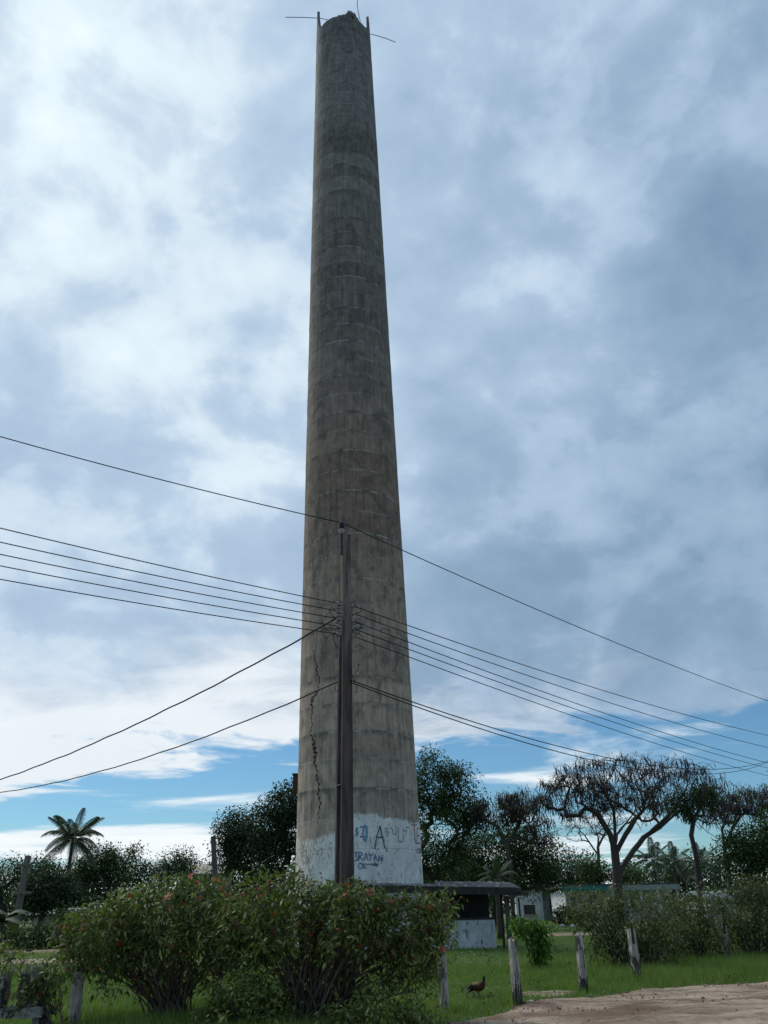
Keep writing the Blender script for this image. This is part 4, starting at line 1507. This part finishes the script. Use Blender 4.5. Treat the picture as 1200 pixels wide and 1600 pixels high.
# ------------------------------------------------------------------ palms
def frond_mesh(name, L, rise, droop, nl=34, lw=0.045, ll=0.75):
    V, F = [], []
    mb = MB()
    pts = []
    for k in range(15):
        t = k / 14
        pts.append(Vector((L * (t - 0.12 * t * t * droop), 0, rise * L * t - droop * L * 0.62 * t * t)))
    mb.tube(pts, [0.035 * (1 - 0.85 * k / 14) for k in range(15)], 4)
    V, F = list(mb.v), list(mb.f)
    rq = random.Random(int(L * 100 + droop * 77))
    for k in range(nl):
        t = 0.12 + 0.88 * k / (nl - 1)
        q = t * 14
        i = min(int(q), 13)
        p = pts[i].lerp(pts[i + 1], q - i)
        tan = (pts[i + 1] - pts[i]).normalized()
        le = ll * (0.35 + 0.65 * math.sin(math.pi * min(1, 0.15 + t * 0.8))) * rq.uniform(.85, 1.1)
        for s in (-1, 1):
            d = (tan * 0.55 + Vector((0, s, 0)) * 0.75 + Vector((0, 0, -0.28))).normalized()
            tip = p + d * le + Vector((0, 0, -0.30 * le))
            mid = p + d * le * 0.5
            w = tan * lw
            b = len(V)
            V += [tuple(p - w * .6), tuple(p + w * .6), tuple(mid + w), tuple(tip), tuple(mid - w)]
            F += [(b, b + 1, b + 2, b + 4), (b + 4, b + 2, b + 3)]
    me = bpy.data.meshes.new(name)
    me.from_pydata(V, [], F)
    me.materials.append(MAT['leaf_palm'])
    return me


FR = [frond_mesh('frond', 2.5, 1.25, 0.75, 52, 0.024), frond_mesh('frond', 3.2, 0.85, 1.15, 56, 0.024), frond_mesh('frond', 3.4, 0.42, 1.15, 56, 0.024), frond_mesh('frond', 3.1, -0.1, 1.0, 52, 0.024)]


def palm(label, px, py_crown, Y, scale, n=20, seed=1, group='coconut palms', lean=0.0, top=None):
    rq = random.Random(seed)
    c = at(px, py_crown, Y)
    b = Vector((c.x - lean, Y, 0))
    root = thing('palm_tree', label, 'palm tree', b, group)
    pts = [b + Vector((lean * (k / 6) ** 1.5, 0, -0.1 + (c.z + 0.1) * k / 6)) for k in range(7)]
    MB().tube(pts, [0.2, 0.17, 0.15, 0.14, 0.13, 0.13, 0.12], 8).build('trunk', MAT['bark'], root, smooth=True)
    for k in range(n):
        m = FR[min(3, int(4 * k / n))]
        o = link('frond', m, None, root)
        o.location = (c.x - b.x, 0, c.z)
        s = scale * rq.uniform(0.85, 1.12)
        o.scale = (s, s, s)
        o.rotation_euler = (rq.uniform(-.2, .2), rq.uniform(-.1, .1), k * 2.399 + rq.uniform(-.25, .25))
    # spear leaf
    o = link('frond', FR[0], None, root)
    o.location = (c.x - b.x, 0, c.z)
    o.scale = (scale * .95,) * 3
    o.rotation_euler = (0, -0.62, 1.2)
    return root


palm('coconut palm standing clear above the dark trees near the leaning pole', 114, 1312, 64, 0.82, 30, 3)
palm('coconut palm crown under the right limb of the umbrella tree', 1020, 1345, 92, 0.85, 16, 4)
palm('second coconut palm crown under the right limb of the umbrella tree', 1052, 1350, 96, 0.85, 16, 5)
palm('coconut palm crown behind the slim crooked tree', 1092, 1352, 90, 0.8, 16, 6)


def banana(label, px, py_base, Y, h, n, spread, seed, name='banana_plant', mat='leaf_palm', zbase=0.0):
    rq = random.Random(seed)
    b = at(px, py_base, Y)
    root = thing(name, label, 'plant', (b.x, Y, 0))
    MB().tube([(b.x, Y, -0.1), (b.x + .03, Y, h * 0.4), (b.x, Y, h * 0.62)], [0.10, 0.085, 0.06], 7).build('stalk', MAT['stem'], root, smooth=True)
    for k in range(n):
        a = k * 2.399 + rq.uniform(-.3, .3)
        L = spread * rq.uniform(0.85, 1.15)
        el = rq.uniform(0.35, 1.15)
        V, F = [], []
        m = 14
        for i in range(m + 1):
            t = i / m
            rad_ = L * (t * math.cos(el) * 0.9 + 0.25 * t * t)
            z = h * 0.55 + L * (t * math.sin(el) * 1.1 - 0.72 * t * t)
            w = 0.02 + 0.17 * L * math.sin(math.pi * min(1, 0.08 + t * 0.94)) ** 0.7 * (0.75 + 0.5 * rq.random())
            c_ = Vector((b.x + rad_ * math.cos(a), Y + rad_ * math.sin(a), z))
            sd_ = Vector((-math.sin(a), math.cos(a), 0))
            V += [c_ + sd_ * w - Vector((0, 0, w * .45)), c_, c_ - sd_ * w - Vector((0, 0, w * .45))]
        for i in range(m):
            q = i * 3
            F += [(q, q + 1, q + 4, q + 3), (q + 1, q + 2, q + 5, q + 4)]
        mb = MB()
        mb.add(V, F)
        mb.build('leaf', MAT[mat], root, smooth=True)


palm('young pale palm arching just above the hut roof', 776, 1373, 43, 0.40, 15, 9, group=None)
banana('broad leafed banana plant at the foot of the leaning pale pole', 4, 1440, 40, 2.3, 8, 1.5, 5)


# ------------------------------------------------------------------ shrubs
def flower_mesh():
    V, F = [], []
    rq = random.Random(8)
    for k in range(11):
        c = Vector((rq.gauss(0, .03), rq.gauss(0, .03), rq.gauss(0, .022)))
        for q in range(4):
            a = q * math.pi / 2 + rq.random()
            d = Vector((math.cos(a), math.sin(a), rq.uniform(-.1, .6))) * 0.026
            s = Vector((-math.sin(a), math.cos(a), 0)) * 0.011
            b = len(V)
            V += [tuple(c), tuple(c + d * .6 + s), tuple(c + d), tuple(c + d * .6 - s)]
            F.append((b, b + 1, b + 2, b + 3))
    me = bpy.data.meshes.new('flower')
    me.from_pydata(V, [], F)
    me.materials.append(MAT['petal'])
    return me


FLOWER = flower_mesh()


def shrub(label, base_px, lobes, n_t, n_l, mat='leaf_shrub', stems=60, spread=0.3, flowers=0, leaf=0.085, aspect=0.36, sigma=0.10, name='shrub', group=None, rmax=0.022, droop=-0.25, dry=0.0, cat='shrub', bare=0, Yd=0.8):
    b = on_ground(*base_px)
    root = thing(name, label, cat, (b.x, b.y, 0), group)
    lb = px_lobes([(a, c, d, e, b.y + dy, w) for a, c, d, e, dy, w in lobes], Yd)
    tg = in_lobes(lb, n_t, 0.45)
    far_ = rng.random(len(tg)) < 0.2                       # sprays that stick out of the outline
    mid_ = tg.mean(0)
    tg[far_] = mid_ + (tg[far_] - mid_) * rng.uniform(1.06, 1.28, size=(int(far_.sum()), 1))
    tg[:, 2] = np.maximum(tg[:, 2], 0.12)
    rq = random.Random(n_t)
    mb = MB()
    nodes = []
    order = list(range(n_t))
    rq.shuffle(order)
    for i in order[:stems]:
        t = Vector(tg[i])
        s = Vector((b.x + rq.gauss(0, spread * .5), b.y + rq.gauss(0, spread * .4), -0.05))
        up = s + Vector(((t.x - s.x) * 0.28 + rq.gauss(0, .05), (t.y - s.y) * 0.28 + rq.gauss(0, .05), (t.z) * 0.62))
        pts = []
        for k in range(9):
            u = k / 8
            p = s * (1 - u) ** 2 + up * 2 * u * (1 - u) + t * u * u
            p += Vector((rq.gauss(0, .012), rq.gauss(0, .012), 0))
            pts.append(p)
        r = rmax * rq.uniform(0.5, 1.1)
        mb.tube(pts, [r * (1 - 0.75 * k / 8) for k in range(9)], 5, cap=False)
        nodes += [p for p in pts[3:]]
    NP = np.array(nodes)
    for i in order[stems:]:
        t = tg[i]
        a = NP[np.argmin(np.linalg.norm(NP - t, axis=1))]
        m = (a + t) / 2 + rng.normal(size=3) * 0.04 + np.array([0, 0, .04])
        mb.tube([a, m, t], [0.008, 0.006, 0.004], 3, cap=False)
    for k in range(bare):                                   # bare sticks poking out of the top
        i = order[k]
        t = Vector(tg[i])
        e = t + Vector((rq.gauss(0, .25), rq.gauss(0, .2), rq.uniform(.1, .35)))
        mb.tube([t, t.lerp(e, .5) + Vector((rq.gauss(0, .04), 0, 0)), e], [0.009, .007, .004], 4, cap=False)
    mb.build('stems', MAT['stem'], root, smooth=True)
    V, F = leaf_clumps(tg, n_l, sigma, leaf, aspect, up=droop, outward=0.75)
    ok = V[:, 2].reshape(-1, 4).min(1) > 0.015
    V4 = V.reshape(-1, 4, 3)[ok]
    V = V4.reshape(-1, 3)
    i = np.arange(len(V4)) * 4
    foliage('leaves', V, np.stack([i, i + 1, i + 2, i + 3], 1), mat, root)
    if dry:
        sel = tg[rng.random(len(tg)) < dry]
        V, F = leaf_clumps(sel, 7, sigma * 1.1, leaf * .9, aspect * .8, up=-0.5)
        foliage('dry_leaves', V, F, 'leaf_dry', root)
    if flowers:
        cxm = tg.mean(0)
        outer = [q for q in tg if (q[1] < cxm[1] + 0.1 or q[2] > cxm[2] + 0.35)]
        rq.shuffle(outer)
        for q in outer[:flowers]:
            o = link('flower', FLOWER, None, root)
            d = Vector(q - cxm)
            o.location = Vector(q) + d.normalized() * 0.13 - Vector(root.location)
            s = rq.uniform(0.65, 1.15)
            o.scale = (s, s, s)
            o.rotation_euler = (rq.uniform(-.6, .6), rq.uniform(-.6, .6), rq.uniform(0, 6))
    return root


shrub('dense red flowered shrub beside the pale split fence post', (268, 1597),
      [(250, 1425, 82, 58, 0, 3), (172, 1452, 68, 48, -.1, 1.9), (315, 1425, 58, 55, .1, 2), (265, 1478, 92, 38, 0, 1.6), (230, 1520, 80, 24, .3, .7), (320, 1525, 50, 26, .4, .5), (128, 1492, 46, 32, -.1, .8), (165, 1515, 55, 22, -.2, .5), (345, 1470, 42, 40, .1, .9)],
      640, 20, stems=95, flowers=46, leaf=0.105, sigma=0.085, dry=0.08, bare=14, group='red flowered shrubs by the fence')
shrub('largest red flowered shrub spreading round the foot of the channelled pole', (478, 1600),
      [(450, 1422, 82, 58, 0, 3), (395, 1435, 52, 52, .1, 1.7), (540, 1432, 76, 54, 0, 2.8), (618, 1450, 72, 54, 0, 2.4), (672, 1432, 36, 38, .1, 1.1), (640, 1502, 50, 44, -.1, 1.2), (490, 1475, 105, 32, 0, 1.4), (440, 1515, 70, 26, .4, .6), (560, 1520, 70, 30, .3, .7), (590, 1540, 48, 26, -.1, .5), (380, 1480, 40, 34, 0, .8)],
      840, 20, stems=120, flowers=60, leaf=0.105, sigma=0.085, dry=0.1, bare=18, rmax=0.026, group='red flowered shrubs by the fence')
shrub('low dark weedy bush between the two red flowered shrubs', (392, 1608), [(375, 1565, 42, 40, 0, 1), (420, 1580, 36, 30, 0, .8), (350, 1590, 40, 22, 0, .6)], 110, 30, stems=30, leaf=0.1, sigma=0.1, group='weeds under the shrubs')
shrub('low weedy bush right of the channelled pole foot', (590, 1612), [(590, 1585, 48, 26, 0, 1), (640, 1590, 30, 16, 0, .5), (540, 1592, 30, 22, 0, .5)], 70, 28, stems=24, leaf=0.09, sigma=0.1, group='weeds under the shrubs')
shrub('stray flowering sprig growing over the balustrade', (88, 1618), [(45, 1548, 18, 16, -.1, 1), (78, 1530, 20, 20, 0, .9), (20, 1500, 26, 18, -.1, .6), (72, 1560, 16, 12, 0, .5), (5, 1480, 20, 22, -.1, .5)], 56, 22, stems=9, flowers=5, leaf=0.09, sigma=0.08, group='weeds under the shrubs', spread=0.2)
OL = 'olive shrubs along the fence'
shrub('olive twiggy shrub behind the leaning charred fence post', (990, 1521),
      [(935, 1428, 42, 36, 0, 1.5), (985, 1440, 52, 52, 0, 2.3), (1035, 1442, 46, 50, .1, 2), (965, 1478, 44, 30, 0, 1), (1020, 1485, 46, 28, 0, 1.1), (905, 1420, 22, 22, 0, .5)],
      380, 24, 'leaf_olive', 80, 0.5, 0, 0.10, 0.36, 0.13, group=OL, dry=0.12, bare=26, rmax=0.028)
shrub('olive shrub around the post with the tall stick', (1082, 1509),
      [(1080, 1440, 40, 40, 0, 1.6), (1110, 1425, 36, 34, .2, 1.1), (1060, 1470, 28, 28, 0, .7), (1105, 1470, 30, 24, 0, .7)],
      200, 24, 'leaf_olive', 50, 0.4, 0, 0.11, 0.36, 0.14, group=OL, dry=0.1, bare=12, rmax=0.028)
shrub('tall olive shrub beyond the post with the tall stick', (1172, 1500),
      [(1165, 1425, 46, 46, 0, 2), (1205, 1435, 44, 52, 0, 1.6), (1150, 1462, 34, 30, 0, .9), (1190, 1395, 36, 26, .3, .9)],
      270, 24, 'leaf_olive', 60, 0.45, 0, 0.11, 0.36, 0.15, group=OL, dry=0.1, bare=12, rmax=0.03)
shrub('bright green sapling beside the leaning pale fence post', (838, 1519),
      [(824, 1446, 20, 9, 0, 1.6), (846, 1458, 14, 9, 0, .9), (812, 1462, 10, 8, 0, .6), (843, 1484, 13, 13, 0, .9), (846, 1500, 10, 9, 0, .4)],
      60, 15, 'leaf_bright', 9, 0.05, 0, 0.17, 0.34, 0.085, name='sapling', cat='sapling', rmax=0.018)
HG = 'low shrubs edging the far yard'
for k, (px, py, w, h, lab) in enumerate(((-10, 1484, 30, 24, 'low dark shrub under the banana leaves'), (40, 1484, 32, 20, 'low dark shrub at the foot of the leaning pole'), (88, 1482, 34, 34, 'low dark shrub before the pale roofed house'), (140, 1481, 36, 34, 'low dark shrub beyond the pale house corner'),
                                         (886, 1446, 20, 16, 'scrubby bush by the rubble and derelict house'), (868, 1432, 14, 12, 'small bush at the derelict house side wing'))):
    shrub(lab, (px, py), [(px, py - h * .8, w, h, 0, 1), (px + w * .7, py - h * .6, w * .7, h * .7, .3, .6)], 70, 30, 'leaf_tree', 20, 0.6, 0, 0.24 if py < 1470 else 0.17, 0.45, 0.24, group=HG)


# a far-off wood closing the view between the trees
def far_wood():
    n = 2400
    xs = rng.uniform(-130, 130, n)
    ys = 150 + rng.uniform(-12, 12, n) + np.abs(xs) * 0.05
    hs = 4.2 + 1.9 * np.sin(xs * 0.11) * np.cos(xs * 0.043 + 1) + rng.uniform(-1, 1.2, n)
    tg = np.stack([xs, ys, np.maximum(hs * rng.uniform(0.12, 1.0, n), 0.6)], 1)
    V, F = leaf_clumps(tg, 34, 1.0, 0.6, 0.6, up=-0.1)
    V[:, 2] = np.maximum(V[:, 2], 0.02)
    o = link('far_wood', mesh_np('far_wood', V, F), MAT['leaf_far'])
    tag(o, 'far low belt of trees closing the view behind the houses', 'wood', kind='stuff')


far_wood()


# ------------------------------------------------------------------ grass
def grass():
    def patch(n, y0, y1, hw, h0, h1, wid):
        y = np.sqrt(rng.uniform(y0 ** 2, y1 ** 2, n))
        x = rng.uniform(-1, 1, n) * y * hw + 0.0
        return x, y, rng.uniform(h0, h1, n), np.full(n, wid)
    A = [patch(230000, 12.6, 26, 0.56, 0.035, 0.10, 0.010), patch(90000, 26, 48, 0.56, 0.05, 0.13, 0.018), patch(30000, 48, 95, 0.58, 0.08, 0.2, 0.035)]
    x, y, h, w = [np.concatenate(q) for q in zip(*A)]
    # taller round the fence line and the shrubs
    tall = np.zeros_like(x)
    for (px, py, r, a) in ((268, 1597, 1.6, .16), (478, 1600, 2.0, .16), (695, 1580, .5, .12), (810, 1570, .4, .10), (912, 1550, .6, .16), (997, 1535, 1.0, .2), (1082, 1509, 1.8, .22), (1172, 1500, 2.0, .22), (990, 1521, 1.8, .2), (838, 1519, .8, .16), (880, 1530, 1.4, .12), (950, 1530, 1.2, .16), (1060, 1530, 1.6, .18), (1150, 1520, 2.0, .2), (940, 1500, 2.5, .18)):
        b = on_ground(px, py)
        tall += a * np.exp(-((x - b.x) ** 2 + (y - b.y) ** 2) / r ** 2)
    nz = np.sin(x * 1.7 + np.sin(y * 1.1) * 2) * np.cos(y * 1.9 + np.sin(x * .7) * 2)
    h = h * (1 + 0.5 * nz) + np.minimum(tall, 0.26) * rng.uniform(0.3, 1.1, len(x))
    keep = y > road_edge(x) + 0.02 + rng.exponential(0.06, len(x)) - 0.10
    keep &= y > road_edge(x) - 0.12
    for cx, cy, rx, ry, rot in BARE:
        c, s = math.cos(-rot), math.sin(-rot)
        dx, dy = x - cx, y - cy
        q = ((dx * c - dy * s) / rx) ** 2 + ((dx * s + dy * c) / ry) ** 2
        keep &= (q > 1.0) | (rng.random(len(x)) < 0.05)
    keep &= ~((np.abs(y - 37.2) < 1.9) & (x > -5) & (x < 4.6))
    keep &= (x - axis_x(0)) ** 2 + (y - CY) ** 2 > 3.2 ** 2
    x, y, h, w = x[keep], y[keep], h[keep], w[keep]
    n = len(x)
    a = rng.uniform(0, 2 * math.pi, n)
    lean = rng.uniform(0.1, 0.8, n) * h
    la = rng.uniform(0, 2 * math.pi, n)
    w = w * rng.uniform(.7, 1.3, n)
    z0 = np.zeros(n)
    v0 = np.stack([x + np.cos(a) * w / 2, y + np.sin(a) * w / 2, z0], 1)
    v1 = np.stack([x - np.cos(a) * w / 2, y - np.sin(a) * w / 2, z0], 1)
    v2 = np.stack([x + np.cos(la) * lean, y + np.sin(la) * lean, h], 1)
    V = np.stack([v0, v1, v2], 1).reshape(-1, 3)
    i = np.arange(n) * 3
    dry = (rng.random(n) < 0.2)
    F = np.stack([i, i + 1, i + 2], 1)
    me = mesh_np('grass', V, F)
    me.materials.append(MAT['grass_blade'])
    me.materials.append(MAT['grass_dry'])
    me.polygons.foreach_set('material_index', dry.astype(np.int32)[:len(me.polygons)])
    o = link('grass', me)
    tag(o, 'green grass blades and weeds growing over the yard and fence line', 'grass', kind='stuff')


grass()


# ------------------------------------------------------------------ the hen
def hen():
    b = on_ground(748, 1561)
    root = thing('hen', 'brown hen with golden back walking in the grass', 'hen', (b.x, b.y, 0))
    m, T, bs, out = material('hen_feathers')
    tc = T.n('ShaderNodeTexCoord').outputs['Object']
    sp = T.n('ShaderNodeSeparateXYZ', {0: tc})
    X, Y_, Z = sp.outputs
    n = T.noise(T.mapping(tc, (1, 1, 1)), 45.0, 4.0, 0.6)
    body = T.mix(T.step(n, 0.35, 0.65), (0.02, 0.011, 0.008), (0.09, 0.035, 0.02))
    back = T.m('MULTIPLY', T.step(T.m('ADD', Z, T.m('MULTIPLY', n, 0.04)), 0.235, 0.265), T.step(X, 0.05, -0.02))
    c = T.mix(back, body, (0.22, 0.15, 0.06))
    c = T.mix(T.step(T.m('SUBTRACT', Z, T.m('MULTIPLY', X, 0.2)), 0.275, 0.30), c, (0.012, 0.011, 0.012))
    c = T.mix(T.step(X, -0.09, -0.13), c, (0.01, 0.009, 0.009))
    T.put(bs.inputs['Base Color'], c)
    bump(T, bs, n, 0.6, 0.01)
    # x, z, half width, half height of each ring along the spine, tail to head
    sec = [(-0.205, 0.115, .006, .010), (-0.185, 0.135, .018, .030), (-0.15, 0.165, .032, .048), (-0.10, 0.195, .058, .066), (-0.05, 0.203, .078, .078), (0.0, 0.20, .085, .082), (0.045, 0.203, .078, .080), (0.08, 0.222, .058, .066), (0.102, 0.258, .036, .042), (0.114, 0.292, .024, .030), (0.119, 0.322, .020, .026), (0.124, 0.343, .021, .024), (0.134, 0.356, .015, .016), (0.142, 0.360, .006, .007)]
    rings = []
    for i, (x, z, hw, hh) in enumerate(sec):
        x0, z0 = sec[max(i - 1, 0)][:2]
        x1, z1 = sec[min(i + 1, len(sec) - 1)][:2]
        L = math.hypot(x1 - x0, z1 - z0)
        nx, nz = -(z1 - z0) / L, (x1 - x0) / L
        rings.append([(b.x + x + nx * hh * math.sin(a), b.y + hw * math.cos(a), z + nz * hh * math.sin(a)) for a in [2 * math.pi * k / 14 for k in range(14)]])
    o = MB().loft(rings).build('body', MAT['hen_feathers'], root, smooth=True)
    for k in range(5):                                       # tail feathers
        y = (k - 2) * 0.012
        mb = MB()
        mb.tube([(b.x - 0.13, b.y + y, 0.175), (b.x - 0.19, b.y + y * 1.4, 0.135 - .006 * abs(k - 2)), (b.x - 0.245, b.y + y * 1.6, 0.085 + .006 * k)], [0.014, 0.015, 0.003], 5)
        mb.build('tail_feather', MAT['insulator_dark'], root)
    simple('hen_leg', (0.16, 0.12, 0.05), (0.25, 0.19, 0.09), 20)
    simple('hen_comb', (0.30, 0.02, 0.015), (0.42, 0.04, 0.03), 20)
    for s, dx in ((-1, 0.0), (1, 0.03)):
        mb = MB()
        f = Vector((b.x + dx, b.y + s * 0.035, 0.0))
        mb.tube([f + Vector((-0.01, 0, 0.15)), f + Vector((-0.012, 0, 0.10)), f + Vector((0.004, 0, 0.012))], [0.022, 0.010, 0.007], 6)
        for a in (-0.5, 0, 0.5, math.pi):
            mb.tube([f + Vector((0.004, 0, 0.012)), f + Vector((0.004 + 0.045 * math.cos(a), 0.045 * math.sin(a), 0.006))], [0.006, 0.003], 4)
        mb.build('leg', MAT['hen_leg'], root)
    MB().tube([(b.x + 0.138, b.y, 0.359), (b.x + 0.158, b.y, 0.352)], [0.007, 0.001], 5).build('beak', MAT['hen_leg'], root)
    MB().loft([[(b.x + 0.105 + 0.01 * k, b.y - .003, 0.362), (b.x + 0.105 + 0.01 * k, b.y + .003, 0.362), (b.x + 0.105 + 0.01 * k, b.y, 0.372 + 0.010 * (k % 2))] for k in range(4)]).build('comb', MAT['hen_comb'], root)


hen()


# ------------------------------------------------------------------ stones and scraps
def lump(name, label, cat, px, py, r, mat, group, seed, flat=0.6):
    rq = random.Random(seed)
    b = on_ground(px, py)
    bm = bmesh.new()
    bmesh.ops.create_icosphere(bm, subdivisions=1, radius=r)
    for v in bm.verts:
        v.co *= rq.uniform(0.75, 1.25)
        v.co.z *= flat
    me = bpy.data.meshes.new(name)
    bm.to_mesh(me)
    bm.free()
    o = link(name, me, MAT[mat])
    o.location = (b.x, b.y, r * flat * 0.6)
    o.rotation_euler = (0, 0, rq.uniform(0, 6))
    tag(o, label, cat, group)


for k, (px, py) in enumerate(((882, 1443), (889, 1446), (898, 1444), (905, 1448), (912, 1445), (920, 1449), (879, 1449), (894, 1450), (928, 1447), (876, 1440), (902, 1442), (936, 1451))):
    lump('rubble_stone', 'pale chunk of rubble lying before the scrubby bush', 'stone', px, py, 0.22 + 0.05 * (k % 3), 'stone', 'rubble before the derelict house', k)
for k, (px, py) in enumerate(((770, 1493), (735, 1488), (795, 1515), (722, 1489), (741, 1493))):
    lump('litter_scrap', 'small white scrap lying in the grass before the hut', 'litter', px, py, 0.055, 'paper', 'white scraps in the grass', 30 + k, 0.35)
for k, (px, py) in enumerate(((945, 1552), (1005, 1548), (830, 1566), (872, 1558), (822, 1583))):
    lump('road_stone', 'small pale stone on the grassy edge of the dirt road', 'stone', px, py, 0.05, 'stone', 'stones along the road edge', 50 + k, 0.5)
for k, (px, py) in enumerate(((45, 1487), (20, 1500), (110, 1497))):
    lump('yard_stone', 'dark stone lying on the bare sandy yard', 'stone', px, py, 0.14, 'bark_dark', 'stones in the bare yard', 60 + k, 0.5)


def weeds_and_clods():
    n = 1500
    y = np.sqrt(rng.uniform(13 ** 2, 34 ** 2, n))
    x = rng.uniform(-0.55, 0.55, n) * y
    nz = np.sin(x * 0.9 + 1) * np.cos(y * 0.7) + rng.normal(size=n) * 0.5
    k = (nz > 0.25) & (y > road_edge(x) + 0.05) & ~((np.abs(y - 37.2) < 1.9) & (x > -5) & (x < 4.6))
    for cx, cy, rx, ry, rot in BARE:
        k &= ((x - cx) / rx) ** 2 + ((y - cy) / ry) ** 2 > 1.1
    tg = np.stack([x[k], y[k], np.full(int(k.sum()), 0.06)], 1)
    V, F = leaf_clumps(tg, 12, 0.075, 0.085, 0.45, up=0.35, flat=0.5)
    V[:, 2] = np.maximum(V[:, 2], 0.006)
    o = link('ground_weeds', mesh_np('ground_weeds', V, F), MAT['leaf_pale'])
    tag(o, 'low broad leafed weeds scattered through the grass', 'weeds', kind='stuff')
    mb = MB()
    rq = random.Random(77)
    for _ in range(700):
        x = rq.uniform(-1.5, 12)
        e = float(road_edge(x))
        y = e - abs(rq.gauss(0, 1.6)) - 0.02
        if y < 11:
            continue
        r = rq.uniform(0.004, 0.013) * (1.9 if rq.random() < .05 else 1)
        mb.box((x - r, y - r, 0.0), (x + r * rq.uniform(.6, 1.6), y + r * .8, 0.042 + r * rq.uniform(.2, .8)), rq.uniform(0, 3), jit=r * .35)
    tag(mb.build('road_clods', MAT['dirt']), 'small clods and pebbles strewn over the dirt road', 'pebbles', kind='stuff')


weeds_and_clods()
